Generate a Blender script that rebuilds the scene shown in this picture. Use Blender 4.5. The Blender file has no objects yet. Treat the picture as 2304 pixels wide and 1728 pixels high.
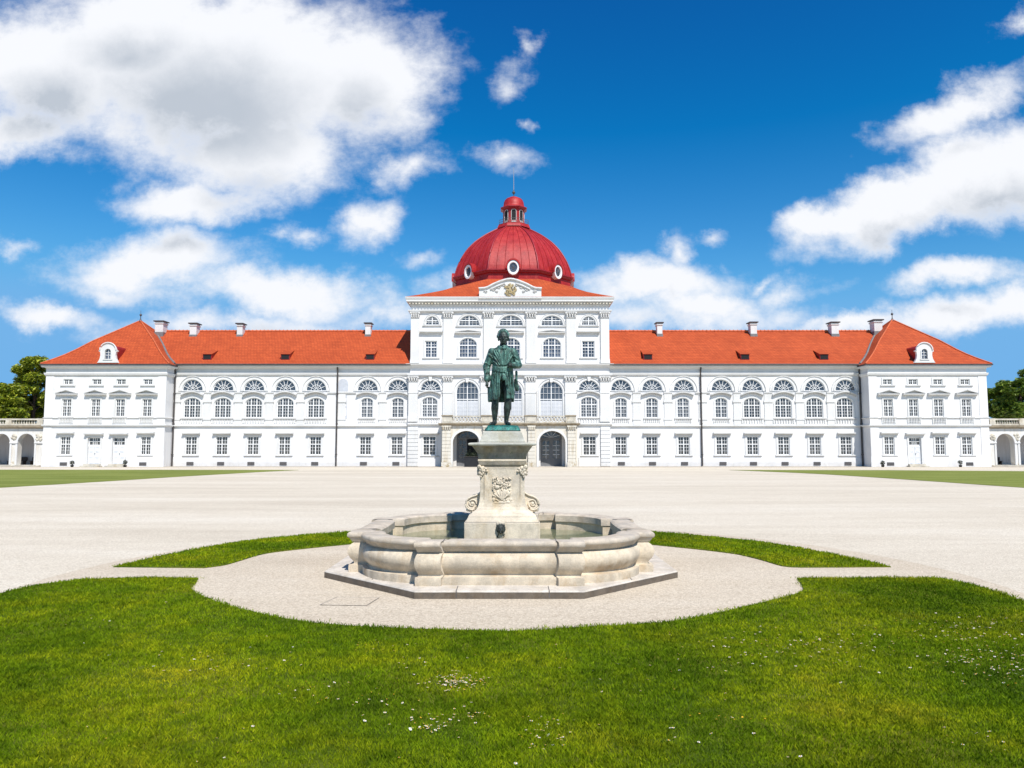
import bpy, bmesh, math, random
import numpy as np
from mathutils import Vector, Matrix
from mathutils.geometry import tessellate_polygon

random.seed(7)
rng = np.random.default_rng(11)
PI = math.pi
scene = bpy.context.scene
COL = scene.collection

# ------------------------------------------------------------------ survey of the place
EYE = 2.2                       # eye height in metres
TH = math.radians(4.77)         # the lens looks up a little
F = 1667.0
def ray(px, py):
    u = 864 - py
    return (px - 1152.0, F*math.cos(TH) - u*math.sin(TH), F*math.sin(TH) + u*math.cos(TH))
def at(px, py, Y):              # point of a vertical plane Y metres away
    d = ray(px, py); t = Y/d[1]
    return d[0]*t, EYE + d[2]*t
def zat(py, Y): return at(1152, py, Y)[1]
def xat(px, py, Y): return at(px, py, Y)[0]
def gnd(px, py):                # point of the ground
    d = ray(px, py); t = -EYE/d[2]
    return d[0]*t, d[1]*t

# ------------------------------------------------------------------ materials
def nmat(name):
    m = bpy.data.materials.new(name); m.use_nodes = True
    nt = m.node_tree; b = nt.nodes['Principled BSDF']
    return m, nt, b
def N(nt, typ, **kw):
    n = nt.nodes.new(typ)
    for k, v in kw.items():
        if k.startswith('i_'):
            key = k[2:]
            n.inputs[int(key) if key.isdigit() else key].default_value = v
        else: setattr(n, k, v)
    return n
def ramp(nt, fac, stops):
    r = nt.nodes.new('ShaderNodeValToRGB'); e = r.color_ramp.elements
    while len(e) > 1: e.remove(e[0])
    e[0].position = stops[0][0]; e[0].color = (*stops[0][1], 1)
    for p, c in stops[1:]:
        x = e.new(p); x.color = (*c, 1)
    nt.links.new(fac, r.inputs[0]); return r.outputs[0]
def noise(nt, vec, scale, detail=4, rough=.55):
    n = N(nt, 'ShaderNodeTexNoise'); n.inputs['Scale'].default_value = scale
    n.inputs['Detail'].default_value = detail; n.inputs['Roughness'].default_value = rough
    if vec is not None: nt.links.new(vec, n.inputs['Vector'])
    return n.outputs['Fac']
def mixc(nt, fac, a, b, mode='MIX'):
    m = N(nt, 'ShaderNodeMix', data_type='RGBA', blend_type=mode)
    for s, v in ((0, fac), (6, a), (7, b)):
        if hasattr(v, 'is_linked'): nt.links.new(v, m.inputs[s])
        elif isinstance(v, tuple): m.inputs[s].default_value = (*v, 1)
        else: m.inputs[s].default_value = v
    return m.outputs[2]
def maths(nt, op, a, b=None, c=None, clamp=False):
    m = N(nt, 'ShaderNodeMath', operation=op); m.use_clamp = clamp
    for i, v in enumerate((a, b, c)):
        if v is None: continue
        if hasattr(v, 'is_linked'): nt.links.new(v, m.inputs[i])
        else: m.inputs[i].default_value = v
    return m.outputs[0]
def bump(nt, b, h, strength, dist):
    n = N(nt, 'ShaderNodeBump'); n.inputs['Strength'].default_value = strength
    n.inputs['Distance'].default_value = dist
    nt.links.new(h, n.inputs['Height']); nt.links.new(n.outputs[0], b.inputs['Normal'])
def wpos(nt):
    return N(nt, 'ShaderNodeNewGeometry').outputs['Position']
def scaled(nt, vec, s):
    m = N(nt, 'ShaderNodeMapping'); m.inputs['Scale'].default_value = s
    nt.links.new(vec, m.inputs['Vector']); return m.outputs[0]

def mat_plain(name, col, rough=.7, spec=.4, metal=0, var=.12, vs=3., bs=0., bscale=40.):
    m, nt, b = nmat(name); p = wpos(nt)
    f = noise(nt, p, vs, 5)
    lo = tuple(c*(1-var) for c in col); hi = tuple(min(1, c*(1+var)) for c in col)
    nt.links.new(ramp(nt, f, [(.3, lo), (.7, hi)]), b.inputs['Base Color'])
    b.inputs['Roughness'].default_value = rough; b.inputs['Metallic'].default_value = metal
    b.inputs['Specular IOR Level'].default_value = spec
    if bs: bump(nt, b, noise(nt, p, bscale, 5), bs, .02)
    return m

def mat_plaster(name, col, dirt=(.52, .49, .43), amount=.5):
    m, nt, b = nmat(name); p = wpos(nt)
    broad = noise(nt, p, .35, 5, .6)
    base = ramp(nt, broad, [(.34, tuple(c*.90 for c in col)), (.6, col)])
    streak = noise(nt, scaled(nt, p, (2.2, 2.2, .22)), 1.6, 6, .65)
    base = mixc(nt, maths(nt, 'MULTIPLY', ramp(nt, streak, [(.5, (0, 0, 0)), (.72, (1, 1, 1))]), .34*amount), base, dirt)
    # weathered, peeling foot of the wall
    sp = N(nt, 'ShaderNodeSeparateXYZ'); nt.links.new(p, sp.inputs[0])
    edge = maths(nt, 'ADD', sp.outputs[2], maths(nt, 'MULTIPLY', noise(nt, p, 1.1, 6, .7), -1.6))
    foot = ramp(nt, maths(nt, 'ADD', edge, .55, clamp=True), [(.05, (1, 1, 1)), (.35, (0, 0, 0))])
    spots = ramp(nt, noise(nt, p, 2.3, 6, .7), [(.52, (0, 0, 0)), (.62, (1, 1, 1))])
    base = mixc(nt, maths(nt, 'MULTIPLY', maths(nt, 'MULTIPLY', foot, spots), .55*amount), base, dirt)
    nt.links.new(base, b.inputs['Base Color'])
    b.inputs['Roughness'].default_value = .85; b.inputs['Specular IOR Level'].default_value = .2
    bump(nt, b, noise(nt, p, 9, 6, .6), .25, .02)
    return m

def mat_stone(name, col, stain=(.30, .23, .13), grey=(.33, .31, .29), scale=1., moss=0.):
    m, nt, b = nmat(name); p = wpos(nt)
    f1 = noise(nt, p, 3.2*scale, 8, .65)
    base = ramp(nt, f1, [(.36, tuple(c*.76 for c in col)), (.5, col), (.64, tuple(min(1, c*1.14) for c in col))])
    f2 = noise(nt, scaled(nt, p, (1, 1, .5)), 2.1*scale, 8, .7)
    base = mixc(nt, maths(nt, 'MULTIPLY', ramp(nt, f2, [(.5, (0, 0, 0)), (.66, (1, 1, 1))]), .7), base, stain)
    f3 = noise(nt, scaled(nt, p, (1.3, 1.3, 1)), 1.3*scale, 7, .7)
    base = mixc(nt, maths(nt, 'MULTIPLY', ramp(nt, f3, [(.48, (0, 0, 0)), (.64, (1, 1, 1))]), .7), base, grey)
    if moss:
        f4 = noise(nt, p, 7*scale, 8, .75)
        base = mixc(nt, maths(nt, 'MULTIPLY', ramp(nt, f4, [(.55, (0, 0, 0)), (.66, (1, 1, 1))]), moss), base, (.10, .12, .05))
    pits = noise(nt, p, 60*scale, 4, .7)
    base = mixc(nt, maths(nt, 'MULTIPLY', ramp(nt, pits, [(.52, (0, 0, 0)), (.68, (1, 1, 1))]), .55), base, tuple(c*.45 for c in col))
    nt.links.new(base, b.inputs['Base Color'])
    b.inputs['Roughness'].default_value = .88; b.inputs['Specular IOR Level'].default_value = .25
    h = maths(nt, 'ADD', noise(nt, p, 22*scale, 8, .7), maths(nt, 'MULTIPLY', pits, .5))
    bump(nt, b, h, .55, .02)
    return m

def mat_tiles():
    m, nt, b = nmat('clay_tiles'); p = wpos(nt)
    sp = N(nt, 'ShaderNodeSeparateXYZ'); nt.links.new(p, sp.inputs[0])
    cx = N(nt, 'ShaderNodeCombineXYZ')
    nt.links.new(maths(nt, 'ADD', sp.outputs[0], sp.outputs[1]), cx.inputs[0])
    nt.links.new(sp.outputs[2], cx.inputs[1])
    br = N(nt, 'ShaderNodeTexBrick'); nt.links.new(cx.outputs[0], br.inputs['Vector'])
    br.inputs['Scale'].default_value = 1; br.inputs['Brick Width'].default_value = .34
    br.inputs['Row Height'].default_value = .21; br.inputs['Mortar Size'].default_value = .018
    br.inputs['Mortar Smooth'].default_value = .3
    br.inputs['Color1'].default_value = (.47, .083, .022, 1); br.inputs['Color2'].default_value = (.39, .064, .017, 1)
    br.inputs['Mortar'].default_value = (.24, .037, .010, 1)
    f = noise(nt, p, .5, 7, .65)
    c = mixc(nt, .65, br.outputs['Color'], ramp(nt, f, [(.3, (.78, .74, .7)), (.6, (1.05, 1.05, 1.05)), (.75, (1.15, 1.2, 1.25))]), 'MULTIPLY')
    spots = noise(nt, p, 3.2, 6, .7)
    c = mixc(nt, maths(nt, 'MULTIPLY', ramp(nt, spots, [(.66, (0, 0, 0)), (.74, (1, 1, 1))]), .6), c, (.16, .045, .025))
    nt.links.new(c, b.inputs['Base Color'])
    b.inputs['Roughness'].default_value = .75; b.inputs['Specular IOR Level'].default_value = .25
    bump(nt, b, maths(nt, 'SUBTRACT', noise(nt, p, 6, 3), br.outputs['Fac']), .25, .03)
    return m

def mat_dome():
    m, nt, b = nmat('red_painted_sheet'); p = wpos(nt)
    f = noise(nt, scaled(nt, p, (1, 1, .5)), 1.1, 6, .65)
    c = ramp(nt, f, [(.32, (.24, .010, .012)), (.5, (.34, .016, .017)), (.68, (.41, .032, .028))])
    g = noise(nt, scaled(nt, p, (3, 3, .35)), 3, 5, .6)
    c = mixc(nt, maths(nt, 'MULTIPLY', ramp(nt, g, [(.5, (0, 0, 0)), (.68, (1, 1, 1))]), .3), c, (.50, .10, .08))
    nt.links.new(c, b.inputs['Base Color'])
    b.inputs['Roughness'].default_value = .5; b.inputs['Specular IOR Level'].default_value = .3
    wv = N(nt, 'ShaderNodeTexWave', wave_type='BANDS', bands_direction='Z'); wv.inputs['Scale'].default_value = .9
    wv.inputs['Distortion'].default_value = .4; nt.links.new(p, wv.inputs['Vector'])
    bump(nt, b, maths(nt, 'ADD', noise(nt, p, 2.5, 4), maths(nt, 'MULTIPLY', wv.outputs['Fac'], .15)), .18, .06)
    return m

def mat_glass(name, dark, light, rough=.12):
    m, nt, b = nmat(name)
    oi = N(nt, 'ShaderNodeObjectInfo'); p = wpos(nt)
    w = N(nt, 'ShaderNodeTexWhiteNoise', noise_dimensions='3D')
    sn = N(nt, 'ShaderNodeVectorMath', operation='SNAP'); sn.inputs[1].default_value = (.31, 10, .34)
    nt.links.new(p, sn.inputs[0]); nt.links.new(sn.outputs[0], w.inputs['Vector'])
    v = maths(nt, 'ADD', maths(nt, 'MULTIPLY', oi.outputs['Random'], .5), maths(nt, 'MULTIPLY', w.outputs['Value'], .5))
    nt.links.new(ramp(nt, v, [(.1, dark), (.9, light)]), b.inputs['Base Color'])
    b.inputs['Roughness'].default_value = rough; b.inputs['Specular IOR Level'].default_value = .9
    b.inputs['IOR'].default_value = 1.6
    bump(nt, b, noise(nt, p, 3.5, 2), .12, .05)
    return m

def mat_gravel(name='pale_gravel', tint=(1, 1, 1), speck=.55):
    m, nt, b = nmat(name); p = wpos(nt)
    broad = noise(nt, scaled(nt, p, (.045, .3, 1)), 1.0, 9, .7)
    base = ramp(nt, broad, [(.32, (.50, .450, .375)), (.5, (.575, .526, .446)), (.66, (.625, .583, .51))])
    mid = noise(nt, p, .9, 7, .7)
    base = mixc(nt, maths(nt, 'MULTIPLY', ramp(nt, mid, [(.5, (0, 0, 0)), (.75, (1, 1, 1))]), .3), base, (.47, .41, .34))
    vo = N(nt, 'ShaderNodeTexVoronoi'); vo.inputs['Scale'].default_value = 38; nt.links.new(p, vo.inputs['Vector'])
    g = N(nt, 'ShaderNodeSeparateColor'); nt.links.new(vo.outputs['Color'], g.inputs[0])
    st = ramp(nt, g.outputs[0], [(0, (.80, .77, .74)), (.5, (1, 1, 1)), (1, (1.2, 1.2, 1.2))])
    base = mixc(nt, speck, mixc(nt, 1.0, base, tint, 'MULTIPLY'), st, 'MULTIPLY')
    gap = ramp(nt, vo.outputs['Distance'], [(.35, (1, 1, 1)), (.8, (.5, .46, .42))])
    base = mixc(nt, .42, base, gap, 'MULTIPLY')
    nt.links.new(base, b.inputs['Base Color'])
    b.inputs['Roughness'].default_value = .95; b.inputs['Specular IOR Level'].default_value = .15
    bump(nt, b, maths(nt, 'SUBTRACT', noise(nt, p, 9, 6, .7), vo.outputs['Distance']), .5, .012)
    return m

def mat_lawn():
    m, nt, b = nmat('lawn_soil'); p = wpos(nt)
    f = noise(nt, p, .55, 7, .6); fine = noise(nt, p, 40, 5, .7)
    c = ramp(nt, f, [(.34, (.05, .09, .006)), (.5, (.095, .13, .010)), (.66, (.16, .16, .02))])
    c = mixc(nt, .7, c, ramp(nt, fine, [(.3, (.45, .45, .45)), (.7, (1.5, 1.5, 1.5))]), 'MULTIPLY')
    nt.links.new(c, b.inputs['Base Color']); b.inputs['Roughness'].default_value = .95
    b.inputs['Specular IOR Level'].default_value = .1
    bump(nt, b, fine, .8, .03)
    return m
def mat_farlawn():
    m, nt, b = nmat('mown_lawn'); p = wpos(nt)
    f = noise(nt, scaled(nt, p, (.12, .9, 1)), 1.0, 8, .7)
    c = ramp(nt, f, [(.3, (.115, .15, .025)), (.5, (.18, .21, .045)), (.7, (.26, .28, .075))])
    fine = noise(nt, scaled(nt, p, (1.5, 1.0, 1)), 6, 6, .8)
    c = mixc(nt, .7, c, ramp(nt, fine, [(.3, (.6, .6, .6)), (.7, (1.35, 1.35, 1.35))]), 'MULTIPLY')
    nt.links.new(c, b.inputs['Base Color']); b.inputs['Roughness'].default_value = .95
    b.inputs['Specular IOR Level'].default_value = .1
    bump(nt, b, noise(nt, p, 14, 4), .6, .05)
    return m
def mat_blades():
    m, nt, b = nmat('grass_blades')
    g = N(nt, 'ShaderNodeNewGeometry'); p = g.outputs['Position']
    r = g.outputs['Random Per Island']
    f = noise(nt, p, .5, 6, .62)
    patch = ramp(nt, f, [(.34, (.10, .180, .004)), (.46, (.165, .255, .005)), (.56, (.25, .315, .006)), (.66, (.33, .345, .012))])
    c = mixc(nt, .85, patch, ramp(nt, r, [(0, (.5, .58, .45)), (.5, (1, 1, 1)), (.92, (1.3, 1.2, 1.2)), (1, (1.9, 1.5, 2.5))]), 'MULTIPLY')
    big = noise(nt, scaled(nt, p, (1, .8, 1)), .42, 2, .5)
    c = mixc(nt, 1.0, c, ramp(nt, big, [(.36, (.74, .78, .76)), (.52, (1.04, 1.04, 1)), (.66, (1.2, 1.14, 1))]), 'MULTIPLY')
    clump = noise(nt, p, 5.5, 4, .6)
    c = mixc(nt, 1.0, c, ramp(nt, clump, [(.36, (.62, .68, .7)), (.5, (1, 1, 1)), (.64, (1.25, 1.2, 1.1))]), 'MULTIPLY')
    nt.links.new(c, b.inputs['Base Color']); b.inputs['Roughness'].default_value = .7
    b.inputs['Specular IOR Level'].default_value = .08
    tr = N(nt, 'ShaderNodeBsdfTranslucent'); nt.links.new(c, tr.inputs['Color'])
    mx = N(nt, 'ShaderNodeMixShader'); mx.inputs[0].default_value = .3
    nt.links.new(b.outputs[0], mx.inputs[1]); nt.links.new(tr.outputs[0], mx.inputs[2])
    nt.links.new(mx.outputs[0], nt.nodes['Material Output'].inputs['Surface'])
    return m
def mat_leaf(name, lo, mid, hi):
    m, nt, b = nmat(name)
    g = N(nt, 'ShaderNodeNewGeometry')
    f = noise(nt, g.outputs['Position'], .8, 4, .6)
    v = maths(nt, 'ADD', maths(nt, 'MULTIPLY', g.outputs['Random Per Island'], .6), maths(nt, 'MULTIPLY', f, .45))
    c = ramp(nt, v, [(.2, lo), (.5, mid), (.85, hi)])
    nt.links.new(c, b.inputs['Base Color']); b.inputs['Roughness'].default_value = .45
    b.inputs['Specular IOR Level'].default_value = .4
    tr = N(nt, 'ShaderNodeBsdfTranslucent'); nt.links.new(c, tr.inputs['Color'])
    mx = N(nt, 'ShaderNodeMixShader'); mx.inputs[0].default_value = .25
    nt.links.new(b.outputs[0], mx.inputs[1]); nt.links.new(tr.outputs[0], mx.inputs[2])
    nt.links.new(mx.outputs[0], nt.nodes['Material Output'].inputs['Surface'])
    return m
def mat_bronze(name, dark, green, lo, hi):
    m, nt, b = nmat(name); p = wpos(nt)
    f = noise(nt, scaled(nt, p, (1, 1, .35)), 20, 8, .72)
    k = ramp(nt, f, [(lo, (0, 0, 0)), (hi, (1, 1, 1))])
    c = mixc(nt, k, dark, green)
    f2 = noise(nt, p, 45, 5, .7)
    c = mixc(nt, maths(nt, 'MULTIPLY', ramp(nt, f2, [(.56, (0, 0, 0)), (.72, (1, 1, 1))]), .5), c, tuple(min(1, x*1.9) for x in green))
    nt.links.new(c, b.inputs['Base Color'])
    b.inputs['Metallic'].default_value = .25; b.inputs['Roughness'].default_value = .48
    bump(nt, b, maths(nt, 'ADD', noise(nt, scaled(nt, p, (1, 1, .35)), 38, 6, .65), noise(nt, p, 90, 3)), .55, .012)
    return m
def mat_water():
    m, nt, b = nmat('still_water'); p = wpos(nt)
    f = noise(nt, p, 1.5, 5, .6)
    nt.links.new(ramp(nt, f, [(.35, (.13, .15, .075)), (.65, (.22, .23, .13))]), b.inputs['Base Color'])
    b.inputs['Roughness'].default_value = .04; b.inputs['Specular IOR Level'].default_value = .6
    bump(nt, b, noise(nt, scaled(nt, p, (1, 2, 1)), 6, 3), .12, .02)
    return m

M = {}
M['plaster'] = mat_plaster('white_plaster', (.755, .745, .735))
M['trim'] = mat_plaster('white_trim', (.70, .695, .68), amount=.7)
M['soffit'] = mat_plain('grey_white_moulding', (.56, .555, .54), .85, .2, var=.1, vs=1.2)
M['sand'] = mat_stone('sandstone', (.60, .56, .47), (.38, .29, .16), (.44, .41, .37), .55)
M['sandwall'] = mat_plaster('cream_plaster', (.66, .62, .54), (.38, .29, .16), 2.2)
M['ochre'] = mat_plain('weathered_ledge', (.30, .25, .18), .9, .2, var=.3, vs=2.5)
M['gallerywall'] = mat_plaster('arcade_plaster', (.73, .71, .665), (.45, .37, .25), 1.6)
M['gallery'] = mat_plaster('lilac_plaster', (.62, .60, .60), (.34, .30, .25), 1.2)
M['stone'] = mat_stone('limestone', (.62, .53, .405), (.40, .27, .14), (.44, .385, .305), 1.3)
M['rim'] = mat_stone('grey_granite', (.54, .465, .37), (.42, .335, .235), (.40, .365, .315), 1.6)
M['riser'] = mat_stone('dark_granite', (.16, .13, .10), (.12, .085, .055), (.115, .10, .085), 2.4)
M['steptop'] = mat_stone('pale_paving_stone', (.60, .54, .465), (.48, .40, .29), (.50, .455, .395), 1.3)
M['ped'] = mat_stone('cream_limestone', (.68, .59, .46), (.46, .34, .19), (.50, .44, .36), 1.2)
M['pedcap'] = mat_stone('mossy_limestone', (.40, .35, .27), (.27, .18, .055), (.20, .185, .17), 1.4, .55)
M['pedtop'] = mat_stone('grey_limestone', (.50, .49, .42), (.34, .31, .22), (.38, .38, .35), 1.5, .25)
M['tiles'] = mat_tiles()
M['ridge'] = mat_plain('ridge_tiles', (.50, .115, .045), .75, .25, var=.25, vs=4)
M['dome'] = mat_dome()
M['seam'] = mat_plain('seam_paint', (.20, .012, .014), .95, .02, var=.2)
M['domedark'] = mat_plain('dark_red_paint', (.27, .012, .018), .45, .5, var=.2)
M['frame'] = mat_plain('white_paint', (.80, .80, .79), .5, .4, var=.04)
M['glass'] = mat_glass('window_glass', (.02, .02, .021), (.10, .096, .09))
M['glassblue'] = mat_glass('window_glass_blue', (.022, .026, .04), (.11, .125, .165))
M['lunette'] = mat_glass('lunette_glass', (.045, .053, .065), (.10, .11, .125))
M['curtain'] = mat_glass('curtained_glass', (.07, .07, .073), (.20, .198, .20))
M['shutter'] = mat_plain('pale_shutter', (.66, .67, .69), .6, .3, var=.05)
M['door'] = mat_plain('pale_grey_door', (.72, .73, .745), .5, .4, var=.05)
M['doorgrey'] = mat_plain('grey_door_paint', (.17, .175, .185), .5, .4, var=.1)
M['blind'] = mat_plain('painted_blind', (.50, .52, .56), .8, .2, var=.1)
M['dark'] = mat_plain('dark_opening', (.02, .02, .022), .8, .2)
M['vent'] = mat_plain('vent_grille', (.11, .105, .105), .7, .3, var=.3, vs=9)
M['metal'] = mat_plain('dark_sheet_metal', (.06, .052, .05), .5, .5, var=.3, vs=4)
M['lead'] = mat_plain('grey_flashing', (.17, .165, .165), .5, .5, var=.2)
M['rod'] = mat_plain('pale_rod', (.30, .30, .31), .4, .5, var=.1)
M['gold'] = mat_plain('faded_gilding', (.38, .30, .16), .6, .4, var=.35, vs=6)
M['relief'] = mat_plain('grey_relief', (.58, .57, .55), .8, .2, var=.15, vs=5)
M['bronze'] = mat_bronze('patinated_bronze', (.016, .028, .024), (.10, .23, .185), .40, .58)
M['bronzedark'] = mat_bronze('dark_bronze', (.028, .030, .028), (.075, .10, .085), .46, .72)
M['bronzebody'] = mat_bronze('browned_bronze', (.018, .022, .020), (.075, .12, .10), .45, .68)
M['verdigris'] = mat_bronze('verdigris', (.008, .05, .045), (.02, .19, .16), .38, .6)
M['gravel'] = mat_gravel(tint=(1.10, 1.075, 1.02)); M['gravelbeige'] = mat_gravel('beige_gravel', (1.0, .94, .855), .7); M['lawn'] = mat_lawn(); M['farlawn'] = mat_farlawn(); M['blades'] = mat_blades()
M['dirt'] = mat_plain('trodden_dirt', (.36, .31, .25), .95, .1, var=.25, vs=1.5)
M['water'] = mat_water()
M['leaf'] = mat_leaf('chestnut_leaves', (.07, .11, .008), (.23, .29, .018), (.46, .47, .04))
M['leafgreen'] = mat_leaf('green_leaves', (.045, .085, .008), (.13, .21, .022), (.28, .36, .05))
M['shrub'] = mat_leaf('shrub_leaves', (.012, .02, .008), (.03, .045, .02), (.07, .085, .05))
M['bark'] = mat_plain('bark', (.10, .075, .055), .9, .2, var=.35, vs=5, bs=.5, bscale=12)
M['wood'] = mat_plain('dark_wood', (.055, .045, .04), .6, .3, var=.3, vs=6)
M['pot'] = mat_plain('black_pot', (.018, .018, .02), .5, .4, var=.2)
M['petal'] = mat_plain('daisy_white', (.78, .78, .76), .6, .2, var=.05)
M['yellow'] = mat_plain('dandelion_yellow', (.75, .42, .03), .6, .2, var=.15)
M['cover'] = mat_plain('cover_rim', (.17, .155, .14), .8, .2, var=.25, vs=9)

# ------------------------------------------------------------------ mesh builder
class MB:
    def __init__(s): s.v = []; s.f = []; s.sm = []
    def add(s, vs, fs, smooth=False):
        o = len(s.v); s.v += [tuple(v) for v in vs]
        for f in fs: s.f.append(tuple(i+o for i in f)); s.sm.append(smooth)
    def box(s, x0, x1, y0, y1, z0, z1):
        s.add([(x0,y0,z0),(x1,y0,z0),(x1,y1,z0),(x0,y1,z0),(x0,y0,z1),(x1,y0,z1),(x1,y1,z1),(x0,y1,z1)],
              [(0,3,2,1),(4,5,6,7),(0,1,5,4),(1,2,6,5),(2,3,7,6),(3,0,4,7)])
    def bar(s, p, q, w, d=None):
        # square bar from p to q
        p = Vector(p); q = Vector(q); a = (q-p).normalized(); d = d or w
        u = a.cross(Vector((0, 1, 0)))
        if u.length < 1e-4: u = Vector((1, 0, 0))
        u.normalize(); v = a.cross(u)
        vs = [pt + u*sx*w/2 + v*sy*d/2 for pt in (p, q) for sx, sy in ((-1,-1),(1,-1),(1,1),(-1,1))]
        s.add(vs, [(3,2,1,0),(4,5,6,7),(0,1,5,4),(1,2,6,5),(2,3,7,6),(3,0,4,7)])
    def tube(s, pts, rs, n=8, caps=True, smooth=True):
        pts = [Vector(p) for p in pts]
        if not isinstance(rs, (list, tuple)): rs = [rs]*len(pts)
        rings = []
        for i, p in enumerate(pts):
            a = (pts[min(i+1, len(pts)-1)] - pts[max(i-1, 0)]).normalized()
            ref = Vector((0,0,1)) if abs(a.z) < .9 else Vector((1,0,0))
            u = a.cross(ref).normalized(); w = a.cross(u)
            rings.append([p + (u*math.cos(2*PI*k/n) + w*math.sin(2*PI*k/n))*rs[i] for k in range(n)])
        vs = [v for r in rings for v in r]; fs = []
        for i in range(len(rings)-1):
            for k in range(n):
                fs.append((i*n+k, i*n+(k+1)%n, (i+1)*n+(k+1)%n, (i+1)*n+k))
        s.add(vs, fs, smooth)
        if caps:
            s.add(rings[0], [tuple(range(n))[::-1]]); s.add(rings[-1], [tuple(range(n))])
    def lathe(s, prof, c=(0,0,0), n=16, smooth=True):
        # prof: (r, z) from bottom to top
        vs = []; fs = []
        for r, z in prof:
            for k in range(n):
                a = 2*PI*k/n; vs.append((c[0]+r*math.cos(a), c[1]+r*math.sin(a), c[2]+z))
        for i in range(len(prof)-1):
            for k in range(n):
                fs.append((i*n+k, i*n+(k+1)%n, (i+1)*n+(k+1)%n, (i+1)*n+k))
        s.add(vs, fs, smooth)
        s.add(vs[:n], [tuple(range(n))[::-1]]); s.add(vs[-n:], [tuple(range(n))])
    def ellipsoid(s, c, r, n=12, m=8, rot=None):
        vs = []; fs = []
        for i in range(m+1):
            t = PI*i/m
            for k in range(n):
                a = 2*PI*k/n
                v = Vector((r[0]*math.sin(t)*math.cos(a), r[1]*math.sin(t)*math.sin(a), r[2]*math.cos(t)))
                if rot is not None: v = rot @ v
                vs.append(v + Vector(c))
        for i in range(m):
            for k in range(n):
                q = (i*n+k, (i+1)*n+k, (i+1)*n+(k+1)%n, i*n+(k+1)%n)
                fs.append(q)
        s.add(vs, fs, True)
    def capsule(s, p, q, r1, r2, n=10, fl=(1, 1)):
        p = Vector(p); q = Vector(q); L = (q-p); a = L.normalized()
        ref = Vector((0,1,0)) if abs(a.y) < .9 else Vector((1,0,0))
        u = a.cross(ref).normalized(); w = a.cross(u)
        rows = []
        for t in (-.95, -.7, -.35, 0): rows.append((p + a*r1*t, r1*math.sqrt(1-t*t)))
        for t in (0, .35, .7, .95): rows.append((q + a*r2*t, r2*math.sqrt(1-t*t)))
        vs = [c + (u*math.cos(2*PI*k/n)*fl[0] + w*math.sin(2*PI*k/n)*fl[1])*r for c, r in rows for k in range(n)]
        fs = [(i*n+k, i*n+(k+1)%n, (i+1)*n+(k+1)%n, (i+1)*n+k) for i in range(len(rows)-1) for k in range(n)]
        fs += [tuple(range(n))[::-1], tuple(range(n*(len(rows)-1), n*len(rows)))]
        s.add(vs, fs, True)
    def slab(s, outline, holes, y0, y1):
        # a plate in the XZ plane with holes, from y0 (front) to y1
        loops = [list(outline)] + [list(h) for h in holes]
        flat = [p for l in loops for p in l]; n = len(flat)
        tris = tessellate_polygon([[Vector((p[0], p[1], 0)) for p in l] for l in loops])
        vs = [(p[0], y0, p[1]) for p in flat] + [(p[0], y1, p[1]) for p in flat]; fs = []
        for t in tris:
            a, b, c = (flat[i] for i in t)
            ccw = (b[0]-a[0])*(c[1]-a[1]) - (b[1]-a[1])*(c[0]-a[0]) > 0
            t = tuple(t) if ccw else tuple(t)[::-1]
            fs.append(t); fs.append(tuple(i+n for i in t[::-1]))
        o = 0
        for li, l in enumerate(loops):
            area = sum(l[i][0]*l[(i+1) % len(l)][1] - l[(i+1) % len(l)][0]*l[i][1] for i in range(len(l)))
            fwd = (area > 0) == (li == 0)
            for i in range(len(l)):
                a, b = o+i, o+(i+1) % len(l)
                fs.append((b, a, a+n, b+n) if fwd else (a, b, b+n, a+n))
            o += len(l)
        s.add(vs, fs)
    def prism_x(s, prof, x0, x1):
        # profile of (y, z) pushed along x
        n = len(prof)
        vs = [(x0, y, z) for y, z in prof] + [(x1, y, z) for y, z in prof]
        fs = [(i, (i+1) % n, n+(i+1) % n, n+i) for i in range(n)]
        tr = tessellate_polygon([[Vector((y, z, 0)) for y, z in prof]])
        fs += [tuple(t) for t in tr] + [tuple(i+n for i in t[::-1]) for t in tr]
        s.add(vs, fs)
    def ring(s, x0, x1, y0, y1, prof, cap=False, smooth=False):
        # rectangles grown by an offset, stacked: prof = (offset, z)
        vs = []; fs = []
        for o, z in prof:
            vs += [(x0-o, y0-o, z), (x1+o, y0-o, z), (x1+o, y1+o, z), (x0-o, y1+o, z)]
        for i in range(len(prof)-1):
            for k in range(4):
                fs.append((i*4+k, i*4+(k+1) % 4, (i+1)*4+(k+1) % 4, (i+1)*4+k))
        if cap: fs += [(3, 2, 1, 0), tuple(range(len(vs)-4, len(vs)))]
        s.add(vs, fs, smooth)
    def build(s, name, mat, parent=None, fix=True, inv=None, bevel=0):
        me = bpy.data.meshes.new(name); me.from_pydata(s.v, [], s.f)
        me.polygons.foreach_set('use_smooth', s.sm)
        if fix:
            bm = bmesh.new(); bm.from_mesh(me)
            bmesh.ops.recalc_face_normals(bm, faces=bm.faces); bm.to_mesh(me); bm.free()
        me.update(); me.materials.append(mat)
        o = bpy.data.objects.new(name, me); COL.objects.link(o)
        if parent is not None: put(o, parent)
        if bevel:
            md = o.modifiers.new('soft_edges', 'BEVEL'); md.width = bevel; md.segments = 2; md.limit_method = 'ANGLE'
        return o
def put(o, parent):
    o.parent = parent
    if parent.get('base') is not None: o.matrix_parent_inverse = Matrix.Translation(-Vector(parent['base']))
def thing(name, label, cat, base, group=None):
    e = bpy.data.objects.new(name, None); COL.objects.link(e); e.location = base; e['base'] = base
    e.empty_display_size = .3; tag(e, label, cat, group); return e
def tag(o, label, cat, group=None):
    o['label'] = label; o['category'] = cat
    if group: o['group'] = group
    return o
def kind(o, k): o['kind'] = k; return o
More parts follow.
